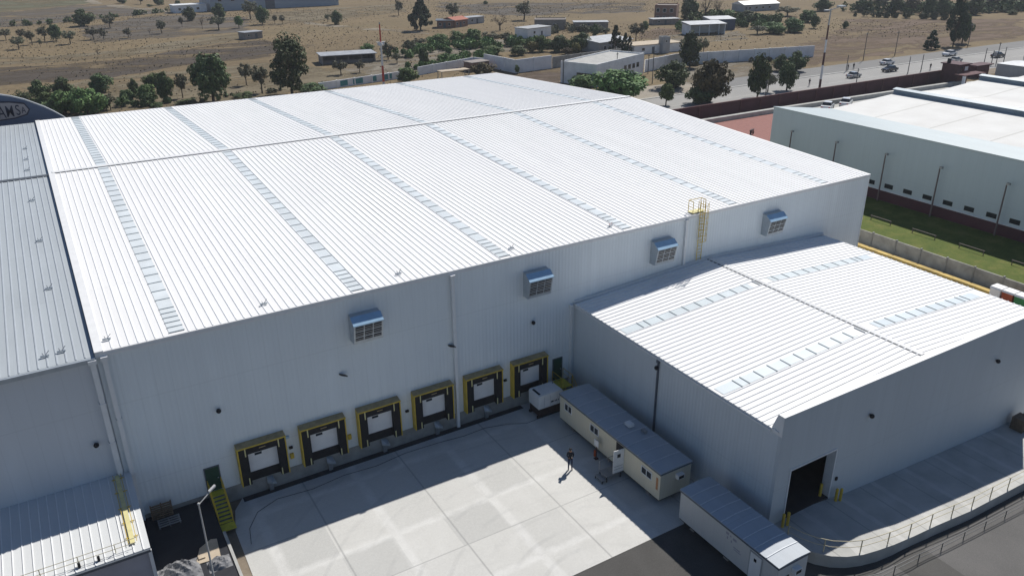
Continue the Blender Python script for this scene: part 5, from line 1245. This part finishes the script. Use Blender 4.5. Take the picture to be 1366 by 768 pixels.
def car(x, y, rot, col, roofcol, label, sc=(1, 1, 1), z=0.055, group='cars on the highway'):
    t = thing('car', label, 'car', (x, y, z), rot, group); t.scale = sc
    ob('body', CB, t, MT[col]); ob('window', CG, t); ob('roof', CR, t, MT[roofcol]); ob('headlight', CH, t); ob('tail_light', CT, t)
    for wx in (-1.3, 1.32):
        for wy in (-0.80, 0.80):
            wl = ob('wheel', CW, t, None, (wx, wy, 0.32)); ob('rim', CRI, wl)
car(191.4, 91.6, 0.05, 'car_silver', 'car_silver', 'silver hatchback on the near lanes, closest to the tall lamp mast', (1.05, 1.05, 1.1))
car(208.0, 92.6, math.pi+0.02, 'car_black', 'car_black', 'black car on the near lanes below the white car', (1.2, 1.1, 1.15))
car(218.3, 100.9, 0.0, 'car_white', 'car_white', 'white car on the far lanes just above the black car', (1.1, 1.1, 1.15))
car(249.4, 101.4, math.pi, 'car_white', 'car_white', 'white pickup like car on the far lanes beside the cone shaped shrub tree', (1.2, 1.15, 1.2))
car(239.4, 93.0, 0.0, 'car_silver', 'car_silver', 'silver car on the near lanes below the far white car', (1.05, 1.05, 1.05))
car(258.3, 91.3, 0.0, 'car_black', 'car_black', 'dark car on the near lanes furthest to the right', (1.15, 1.1, 1.15))
car(151.5, 67.5, 0.5, 'car_white', 'car_white', 'white car parked behind the pale warehouse corner, left of two', (1.2, 1.2, 1.3), 0.055, 'cars parked behind the pale warehouse')
car(158.0, 67.8, 0.5, 'car_white', 'car_white', 'white car parked behind the pale warehouse corner, right of two', (1.3, 1.2, 1.35), 0.055, 'cars parked behind the pale warehouse')
mc = thing('motorcycle', 'black motorcycle parked on the red brick paving beyond the white roof', 'motorcycle', (119.8, 59.5, 0.05), 0.4)
for wx in (-0.7, 0.7): part('wheel', MB().tube((wx, -0.07, 0.33), (wx, 0.07, 0.33), 0.33, None, 14), MT['black'], mc)
part('body', MB().prism([(-0.6, -0.18, 0.45), (0.45, -0.18, 0.45), (0.6, -0.18, 0.95), (0.1, -0.18, 1.05), (-0.9, -0.18, 0.9)], (0, 0.36, 0)), MT['car_black'], mc)
part('handlebar', MB().tube((0.5, -0.4, 1.12), (0.5, 0.4, 1.12), 0.03, None, 6).tube((0.7, 0, 0.33), (0.48, 0, 1.12), 0.05, None, 6), MT['steel'], mc)
part('seat', MB().box(-0.95, 0.0, -0.16, 0.16, 0.93, 1.06), MT['black'], mc)
for x, y, lab in ((199.6, 99.9, 'tiny dark figure standing at the median kerb, left of two'), (202.4, 100.2, 'tiny dark figure standing at the median kerb, right of two'), (219.5, 88.0, 'tiny dark figure on the near lanes between thin posts'), (171.5, 89.5, 'tiny dark figure on the road left of the tall banded mast')):
    person(x, y, 0.055, random.random()*6, lab, 1.05)

# ================================================================== BACKGROUND BUILDINGS
def building(name, label, cat, ax, ay, bx, by, depth, h, wm, rm, roof='flat', wins=(), door=None, over=0.25, eave=None, openfront=None):
    """A->B is the side facing the yard; built in local axes u along A->B, v going away"""
    L_ = math.hypot(bx-ax, by-ay); t = thing(name, label, cat, (ax, ay, 0), math.atan2(by-ay, bx-ax))
    q = MB()
    if openfront is None: q.box(0, L_, 0, depth, 0, h)
    else:
        q.box(0, 0.25, 0, depth, 0, h); q.box(L_-0.25, L_, 0, depth, 0, h); q.box(0.25, L_-0.25, depth-0.25, depth, 0, h)
        k_ = 1
        while k_*4 < L_: q.box(k_*4-0.1, k_*4+0.1, 0, 0.2, 0, h); k_ += 1
        if openfront: q.box(0.25, L_-0.25, 1.0, 1.15, 0, openfront)
    part('wall', q, MT[wm], t)
    if roof == 'flat': part('roof', MB().box(-over, L_+over, -over, depth+over, h+0.002, h+0.22), MT[rm], t)
    elif roof == 'parapet':
        part('roof', MB().box(0.25, L_-0.25, 0.25, depth-0.25, h+0.002, h+0.06), MT[rm], t)
        part('parapet', MB().box(0, L_, 0, 0.24, h+0.001, h+0.4).box(0, L_, depth-0.24, depth, h+0.001, h+0.4).box(0, 0.24, 0.241, depth-0.241, h+0.001, h+0.4).box(L_-0.24, L_, 0.241, depth-0.241, h+0.001, h+0.4), MT[wm], t)
    elif roof == 'gable':
        part('roof', MB().prism([(-over, -over, h+0.002), (-over, depth/2, h+depth*0.16), (-over, depth+over, h+0.002)], (L_+2*over, 0, 0)), MT[rm], t)
    elif roof == 'shed':
        part('roof', MB().prism([(-over, -over, h+0.002), (-over, -over, h+0.2), (-over, depth+over, h+0.2+depth*0.08), (-over, depth+over, h+0.002)], (L_+2*over, 0, 0)), MT[rm], t)
    for (u0, u1, z0, z1) in wins:
        f = part('window', MB().box(u0, u1, -0.05, -0.004, z0, z1), MT['trim'], t); part('pane', MB().box(u0+0.08, u1-0.08, -0.07, -0.051, z0+0.08, z1-0.08), MT['darkglass'], f)
    if door: part('door', MB().box(door[0], door[1], -0.06, -0.004, 0.02, door[2]), MT['trim_dark'], t)
    return t
ws = [(4+6.5*i, 6+6.5*i, 4.6, 5.8) for i in range(9)]
building('long_warehouse', 'long grey blue warehouse cut by the top edge, far left field', 'warehouse', 90.1, 403, 158, 401, 32, 8.4, 'steelblue', 'tin', 'gable', ws, (28, 33, 4.5))
building('farm_block', 'low white farm block left of the far long warehouse', 'building', 72.5, 404, 88.5, 405, 9, 3.6, 'whitewash', 'white', 'flat', [(2, 3.4, 1.2, 2.4), (6, 7.4, 1.2, 2.4), (11, 12.4, 1.2, 2.4)], (4.5, 5.4, 2.1))
building('field_hut', 'small brown block hut alone in the dry field', 'hut', 75.0, 272, 82.0, 274, 5, 2.4, 'brick_grey', 'tin', 'flat', [(1.0, 1.9, 1.1, 1.9)], (4.2, 5.1, 2.0), 0.3)
building('open_shed', 'open fronted shed with a flat pale roof behind the tall clumpy tree', 'shed', 78.9, 194.6, 95.0, 191.9, 8, 2.5, 'brick_grey', 'tin', 'flat', (), None, 0.5, None, 1.0)
building('farmhouse', 'dark veranda house left of the red tiled farmhouse', 'house', 152.0, 265.2, 158.0, 262.0, 7, 2.9, 'brick', 'trim_dark', 'flat', [(0.8, 1.8, 1, 2.1), (4.6, 5.6, 1, 2.1)], (2.6, 3.6, 2.2), 0.6)
building('farmhouse', 'small farmhouse with a red tiled roof beside the big cone tree', 'house', 158.8, 262.6, 166.5, 265.4, 7, 2.9, 'brick', 'tile', 'gable', [(1.2, 2.2, 1, 2), (5.4, 6.4, 1, 2)], (3.4, 4.3, 2.1), 0.4)
building('outbuilding', 'grey rendered outbuilding right of the red tiled farmhouse', 'building', 169.3, 270.6, 178.5, 272.6, 5, 2.6, 'greywall', 'tin', 'flat', [(2, 3, 1, 2)], (5, 5.9, 2.1))
building('farmhouse', 'grey block farmhouse with flat roof behind the row of green trees', 'house', 182.0, 237, 192.5, 229.8, 8, 3.6, 'brick_grey', 'brick_grey', 'parapet', [(1.4, 2.6, 1.2, 2.5), (7.6, 8.8, 1.2, 2.5)], (4.4, 5.4, 2.2))
building('outbuilding', 'white walled farm building in front of the grey block farmhouse', 'building', 164.3, 213.6, 176.5, 216.4, 7, 3.4, 'whitewash', 'greywall', 'flat', [(3, 4, 1.5, 2.5)], (7, 7.9, 2.2))
building('outbuilding', 'low dark farm building right of the grey block farmhouse', 'building', 196, 229, 208, 222, 6, 2.6, 'brick_grey', 'tin', 'flat', [(3, 4, 1, 2), (8, 9, 1, 2)], (5.5, 6.4, 2.1))
building('hall', 'white flat roofed hall with a dark window band behind the roadside bushes', 'hall', 125.8, 118.8, 149.2, 128.3, 11.0, 5.2, 'whitewash', 'concrete', 'parapet', [(14+2.3*i, 15.6+2.3*i, 2.2, 3.6) for i in range(4)], (10, 11.4, 2.6))
hl_ = [o for o in bpy.data.objects if o.get('label', '').startswith('white flat roofed hall')][0]
f = part('window', MB().box(-0.06, -0.004, 1.2, 6.0, 1.9, 3.2), MT['trim'], hl_, 'long dark window band'); part('pane', MB().box(-0.09, -0.061, 1.3, 5.9, 2.0, 3.1), MT['darkglass'], f)
building('tin_house', 'house with a grey tin roof beside the three cypresses', 'house', 163.0, 167.5, 178.0, 169.8, 9, 3.2, 'greywall', 'tin', 'shed', [(2, 3.2, 1, 2.2), (10, 11.2, 1, 2.2)], (6, 7, 2.2), 0.5)
building('flat_house', 'low pale flat roofed house behind the white boundary wall', 'house', 170.0, 158.3, 189.0, 156.8, 8, 2.7, 'whitewash', 'beige', 'flat', [(3, 4.2, 1, 2), (12, 13.2, 1, 2)], (7, 8, 2.1), 0.2)
building('water_tower', 'small grey masonry tower on the pale flat roofed house side', 'tower', 179.8, 155.8, 182.6, 155.6, 2.4, 4.8, 'greywall', 'greywall', 'parapet', [(0.9, 1.7, 3.4, 4.1)])
building('brick_house', 'two storey brick house with a dark windowed side at the top of the field', 'house', 241.3, 233.0, 247.6, 226.0, 9, 6.6, 'brick', 'brick_grey', 'parapet', [(0.8, 2.2, 1, 2.4), (3.6, 5.0, 1, 2.4), (6.6, 8.0, 1, 2.4), (0.8, 2.2, 4, 5.6), (3.6, 5.0, 4, 5.6), (6.6, 8, 4, 5.6)])
building('outbuilding', 'low dark hut below the two storey brick house', 'hut', 232.1, 222.5, 243, 219, 5, 2.2, 'brick_grey', 'tin', 'flat', [(2, 3, .9, 1.7)], (5, 5.9, 1.9), 0.4)
building('open_shed', 'open fronted shed with dark bays and a white gable end', 'shed', 219.4, 186.3, 233.5, 182.2, 7, 3.8, 'whitewash', 'tin', 'shed', (), None, 0.4, None, 0.0)
building('shed', 'dark blue grey shed with a pale roof behind the open fronted shed', 'shed', 237.5, 194.5, 247.5, 191.0, 7, 4.0, 'navy', 'tin', 'shed', [(1.5, 2.5, 1.5, 2.6)], (5, 7.5, 3.0))
building('long_shed', 'long low pale roofed building at the top edge right of the leafless trees', 'building', 305.3, 242.6, 327, 240.2, 9, 3.2, 'greywall', 'white', 'gable', [(3+4*i, 4.4+4*i, 1.1, 2.2) for i in range(4)], (1, 2, 2.2))
def wall_run(label, pts, h, mat, thick=0.25, extra=None):
    cx_, cy_ = pts[0]; t = thing('boundary_wall', label, 'wall', (cx_, cy_, 0))
    q = MB(); pil = MB()
    for (xa, ya), (xb, yb) in zip(pts[:-1], pts[1:]):
        d = Vector((xb-xa, yb-ya, 0)); n_ = Vector((-d.y, d.x, 0)).normalized()*thick
        q.prism([(xa, ya, 0), (xb, yb, 0), (xb+n_.x, yb+n_.y, 0), (xa+n_.x, ya+n_.y, 0)], (0, 0, h))
        m = int(d.length/5)
        for i in range(1, m): x, y = xa+d.x*i/m, ya+d.y*i/m; pil.box(x-0.18, x+0.18, y-0.18, y+0.18+thick, 0, h+0.08)
    part('wall_face', q, MT[mat], t)
    if pil.v: part('pier', pil, MT[mat], t)
    return t
wall_run('pale sloping grey boundary wall at the corner beyond the white roof', [(95.0, 160.6), (117.1, 168.7), (118.6, 164.4)], 2.3, 'whitewash')
wall_run('pale grey boundary wall with a sharp corner at the roof peak', [(118.1, 164.3), (119.7, 148.6), (133.0, 150.3)], 3.7, 'whitewash')
wall_run('darker grey boundary wall behind the white flat roofed hall', [(133.4, 150.4), (150, 152.6), (161, 153.5)], 3.2, 'panel_concrete')
wall_run('long white boundary wall running right from the white hall', [(151.0, 129.8), (166, 134.0), (213.6, 123.6)], 3.4, 'whitewash')
mu = wall_run('low pale wall with teal painted patches at the back roof edge', [(64.0, 153.6), (90.3, 159.2)], 1.9, 'whitewash')
q = MB()
for x, w_ in ((70.2, 2.2), (74.0, 3.0), (79.8, 1.4), (83.5, 2.6)):
    y = 153.6+(x-64)*0.2129; q.prism([(x, y-0.015, 0.3), (x+w_, y-0.015+w_*0.2129, 0.3), (x+w_, y-0.015+w_*0.2129, 1.7), (x, y-0.015, 1.6)], (0.003, -0.012, 0))
part('painted_patch', q, MT['teal'], mu)
cn = thing('canopy', 'flat cream canopy on posts in front of the sloping boundary wall', 'canopy', (100, 149, 0))
part('roof', MB().box(95.8, 104.4, 147.4, 150.2, 2.5, 2.68), MT['beige'], cn)
for x in (96.0, 104.2):
    for y in (147.6, 150.0): part('post', MB().box(x-0.08, x+0.08, y-0.08, y+0.08, 0, 2.499), MT['steel'], cn)
ht = building('brick_hut', 'small dark brick hut in the corner of the pale boundary walls', 'hut', 110.5, 157.5, 116.5, 158.3, 4, 2.4, 'brick', 'brick_grey', 'flat', [(1, 2, 1, 1.8)], (3.6, 4.5, 2.0))

# ================================================================== VEGETATION
def crown_mesh(kind, seed):
    rnd = random.Random(seed); vs = []; fs = []
    def leaf(c, s, nrm):
        a = nrm.orthogonal().normalized(); b = nrm.cross(a); t = rnd.random()*6.28
        u = (a*math.cos(t)+b*math.sin(t))*s; v = (b*math.cos(t)-a*math.sin(t))*s*(0.55+0.5*rnd.random())
        k0 = len(vs); vs.extend([tuple(c-u-v*0.3), tuple(c+u*0.2-v), tuple(c+u+v*0.3), tuple(c-u*0.2+v)]); fs.append((k0, k0+1, k0+2, k0+3))
    def rv():
        while True:
            p = Vector((rnd.uniform(-1, 1), rnd.uniform(-1, 1), rnd.uniform(-1, 1)))
            if 0.05 < p.length < 1: return p.normalized()
    def clump(c, r, n, s, flat=0.8):
        for _ in range(n):
            d = rv(); p = c+Vector((d.x*r, d.y*r, d.z*r*flat))*(0.45+0.55*rnd.random()**0.5)
            leaf(p, s*(0.6+0.8*rnd.random()), (d+rv()*0.8+Vector((0, 0, 0.4))).normalized())
    if kind in ('broad', 'green', 'rust', 'yellow'):
        for i in range(40):
            d = rv(); rr = 0.5+0.5*rnd.random()
            h = 0.56+d.z*0.34*rr; w_ = (0.38 if h < 0.7 else 0.31)*rr
            clump(Vector((d.x*w_, d.y*w_, h)), 0.09+0.09*rnd.random(), 95, 0.028)
        clump(Vector((0, 0, 0.52)), 0.27, 420, 0.04, 0.9)
    elif kind in ('open', 'tall'):
        for i in range(30):
            h = 0.18+0.74*(i/29); a = rnd.random()*6.28
            w_ = (0.40*math.sin(min(1, (h-0.06)/0.72)*math.pi*0.84)**0.8)*(0.35+0.65*rnd.random())
            clump(Vector((math.cos(a)*w_, math.sin(a)*w_, h)), 0.10+0.10*rnd.random(), 120, 0.028)
    elif kind == 'grey':
        for i in range(20):
            d = rv(); rr = 0.4+0.6*rnd.random()
            clump(Vector((d.x*0.40*rr, d.y*0.40*rr, 0.62+d.z*0.28*rr)), 0.09+0.08*rnd.random(), 62, 0.03)
    elif kind == 'shrub':
        for i in range(22):
            a = rnd.random()*6.28; rr = rnd.random()**0.5*0.40
            clump(Vector((math.cos(a)*rr, math.sin(a)*rr, 0.15+0.6*rnd.random()*(1-rr*1.2))), 0.12+0.08*rnd.random(), 90, 0.032, 1.2)
    elif kind == 'conifer':
        for i in range(60):
            h = 0.08+0.88*rnd.random()**1.1; a = rnd.random()*6.28; w_ = 0.46*min(1, (1.02-h)*1.5)*(0.5+0.5*rnd.random())
            clump(Vector((math.cos(a)*w_, math.sin(a)*w_, h)), 0.10, 80, 0.032, 0.8)
    elif kind == 'cypress':
        for i in range(60):
            h = 0.05+0.92*rnd.random(); a = rnd.random()*6.28; w_ = 0.40*min(1, (1.0-h)*1.9)**0.8*(0.6+0.4*rnd.random())
            clump(Vector((math.cos(a)*w_, math.sin(a)*w_, h)), 0.10, 50, 0.03, 0.6)
    elif kind == 'bare':
        for i in range(15):
            d = rv(); clump(Vector((d.x*0.36, d.y*0.36, 0.68+d.z*0.24)), 0.11, 16, 0.016)
    me = bpy.data.meshes.new(kind+'_crown'); me.from_pydata(vs, [], fs)
    me.materials.append(FO[{'open': 'broad', 'tall': 'cypress', 'shrub': 'broad', 'conifer': 'cypress'}.get(kind, kind)])
    return me
def trunk_mesh(kind, seed):
    rnd = random.Random(seed+99); q = MB()
    lean = rnd.uniform(-0.10, 0.10); top = Vector((lean, rnd.uniform(-0.06, 0.06), 0.5))
    q.tube((0, 0, 0), (lean*0.4, 0, 0.26), 0.035, 0.026, 7); q.tube((lean*0.4, 0, 0.26), top, 0.026, 0.016, 7)
    for i in range(7 if kind != 'bare' else 14):
        a = i*2.4+rnd.random(); s = Vector((lean*0.4, 0, 0.24+0.03*(i % 8)))
        e = Vector((math.cos(a)*0.28*rnd.uniform(.6, 1.1), math.sin(a)*0.28*rnd.uniform(.6, 1.1), 0.55+0.3*rnd.random()))
        m = s.lerp(e, 0.5)+Vector((0, 0, -0.03)); q.tube(s, m, 0.013, 0.009, 5); q.tube(m, e, 0.009, 0.004, 5)
        if kind in ('bare', 'grey'):
            for _ in range(3): q.tube(m.lerp(e, rnd.random()), e+Vector((rnd.uniform(-.14, .14), rnd.uniform(-.14, .14), rnd.uniform(0, .14))), 0.005, 0.002, 4)
    return q.mesh(kind+'_trunk', MT['bark'])
PROTO = {}
def proto(kind, i):
    if (kind, i) not in PROTO: PROTO[kind, i] = (crown_mesh(kind, hash_(kind)*7+i), trunk_mesh(kind, i))
    return PROTO[kind, i]
def hash_(s): return sum(ord(c)*(j+3) for j, c in enumerate(s))
NAMES = {'broad': 'broadleaf_tree', 'green': 'broadleaf_tree', 'open': 'broadleaf_tree', 'tall': 'broadleaf_tree', 'rust': 'broadleaf_tree', 'yellow': 'broadleaf_tree', 'grey': 'field_tree', 'bare': 'bare_tree', 'shrub': 'shrub', 'cypress': 'cypress_tree', 'conifer': 'conifer_tree'}
CAT = {'shrub': 'bush'}
rt = random.Random(11)
for j, (x, y, h, wd, kind, lab) in enumerate(TREES):
    cm, tm = proto(kind, j % 3)
    t = thing(NAMES[kind], lab, CAT.get(kind, 'tree'), (x, y, 0), 0.0)
    t.rotation_euler = (0, 0, rt.random()*6.28)
    low = kind in ('broad', 'green', 'rust', 'yellow') and wd > h*0.8
    wf = {'tall': 0.95, 'cypress': 1.6, 'conifer': 1.3}.get(kind, 1.22); t.scale = (wd*wf, wd*wf, h*1.06)
    c = ob('crown', cm, t); tr = ob('trunk', tm, t)
    if low: c.scale = (1, 1, 1.22); c.location = (0, 0, -0.22)
    elif kind == 'broad': c.scale = (1, 1, 1.12); c.location = (0, 0, -0.12)
hedge = MB(); rh = random.Random(5)
def hedge_run(label, pts, h, wd, n, key, s0):
    """a run of bushes of uneven size that grow into each other"""
    q = MB()
    for (xa, ya), (xb, yb) in zip(pts[:-1], pts[1:]):
        d = Vector((xb-xa, yb-ya, 0)); m = int(d.length*n); nb = max(3, int(d.length*max(0.5, wd*0.22))); per = max(20, m//nb)
        for _b in range(nb):
            t = rh.random(); cx_, cy_ = xa+d.x*t+rh.uniform(-wd, wd), ya+d.y*t+rh.uniform(-wd, wd)
            hb = h*rh.uniform(0.45, 1.1); rb = hb*rh.uniform(0.45, 0.75)
            for _ in range(per):
                e = Vector((rh.gauss(0, 1), rh.gauss(0, 1), rh.gauss(0, 1))).normalized()*(0.55+0.45*rh.random())
                p = Vector((cx_+e.x*rb, cy_+e.y*rb, max(0.05, hb*0.5+e.z*hb*0.5)))
                u = Vector((rh.uniform(-1, 1), rh.uniform(-1, 1), rh.uniform(-1, 1)))*s0*0.8; v = Vector((rh.uniform(-1, 1), rh.uniform(-1, 1), rh.uniform(-1, 1)))*s0*0.8
                q.face([p-u, p-v, p+u, p+v])
    return solo('hedge', q, FO[key], label, 'hedge', (pts[0][0], pts[0][1], 0))
hedge_run('long thin dark hedge line along the far left field boundary', [(-7.1, 381.9), (13.3, 382.3), (29.2, 391.0), (74.2, 416.5)], 2.6, 0.9, 26, 'broad', 0.5)
hedge_run('dark clipped hedge below the treeline at the top right', [(328.6, 199.5), (338, 184), (348.1, 164.9)], 3.2, 0.9, 60, 'broad', 0.5)
hedge_run('row of small green orchard bushes behind the boundary walls', [(123, 200), (135, 203), (150, 199), (158, 194)], 3.4, 4.5, 150, 'green', 0.5)
hedge_run('ragged green scrub behind the arched front at the field edge', [(-6, 161), (4, 160), (14, 158.5), (26, 158)], 3.0, 2.6, 150, 'broad', 0.35)

hedge_run('dense dark underwood filling the treeline along the top right edge', [(352, 214), (372, 186), (400, 176), (440, 172)], 6.0, 7.0, 60, 'broad', 0.8)
hedge_run('thick green scrub mass in the patch left of the tall banded mast', [(264, 236), (268, 222), (276, 208), (284, 196)], 3.8, 8.0, 190, 'green', 0.6)
hedge_run('ragged low bushes along the foot of the white boundary wall', [(170, 131), (186, 127), (205, 123)], 1.4, 1.2, 40, 'grey', 0.3)
hedge_run('loose green orchard rows between the mast and the red tiled farmhouse', [(104, 196), (118, 206), (130, 214)], 2.8, 5.0, 110, 'green', 0.45)

hedge_run('belt of mixed green bushes behind the pale sloping boundary wall', [(98, 172), (110, 176), (122, 178), (138, 186)], 2.8, 3.5, 110, 'green', 0.4)
hedge_run('dull green overgrowth around the grey block farmhouse', [(176, 224), (188, 226), (200, 216)], 3.0, 4.0, 110, 'grey', 0.45)
hedge_run('green bushes lining the farm walls between the cypresses and the white walled farm building', [(150, 192), (160, 186), (172, 184), (184, 182)], 3.0, 3.0, 130, 'green', 0.45)
hedge_run('bushy overgrowth around the open fronted shed with dark bays', [(228, 200), (240, 206), (252, 204), (262, 190)], 3.2, 3.5, 110, 'green', 0.5)
hedge_run('thin dry scrub along the foot of the white roof at the back', [(30, 156), (46, 157), (60, 157), (74, 160)], 1.0, 2.5, 40, 'grey', 0.28)
q = MB(); rs = random.Random(21)                                     # dry tufts over the open field
for _ in range(22000):
    x, y = rs.uniform(-30, 330), rs.uniform(135, 420)
    if x > 118 and y < 118+0.0*x: continue
    if 60 < x and y < 145 and x < 150: continue
    n_ = math.sin(x*0.07)+math.sin(y*0.05+x*0.02)+rs.uniform(-1.2, 1.2)
    if n_ < -0.2: continue
    s0 = rs.uniform(0.10, 0.30); a_ = rs.random()*6.28; ux, uy = math.cos(a_)*s0, math.sin(a_)*s0
    q.face([(x-ux, y-uy, 0.03), (x+ux, y+uy, 0.03), (x+ux*0.5, y+uy*0.5, 0.03+s0*0.9), (x-ux*0.6, y-uy*0.6, 0.03+s0*1.1)])
struct('grass', q, foliage('dry_tufts', (0.085, 0.074, 0.048), (0.17, 0.14, 0.088)), False, 'stuff')

# ================================================================== HAZE
hz = NT('air_haze'); hz.t.nodes.remove(hz.b)
pv = hz.t.nodes.new('ShaderNodeVolumePrincipled'); pv.inputs['Color'].default_value = (0.90, 0.94, 1.0, 1); pv.inputs['Density'].default_value = 0.00017; pv.inputs['Anisotropy'].default_value = 0.1
hz.l(pv.outputs[0], [n_ for n_ in hz.t.nodes if n_.type == 'OUTPUT_MATERIAL'][0].inputs['Volume'])
struct('haze', MB().box(-2510, 2510, -2510, 2510, -4.0, 39.5), hz.m, False, 'stuff')
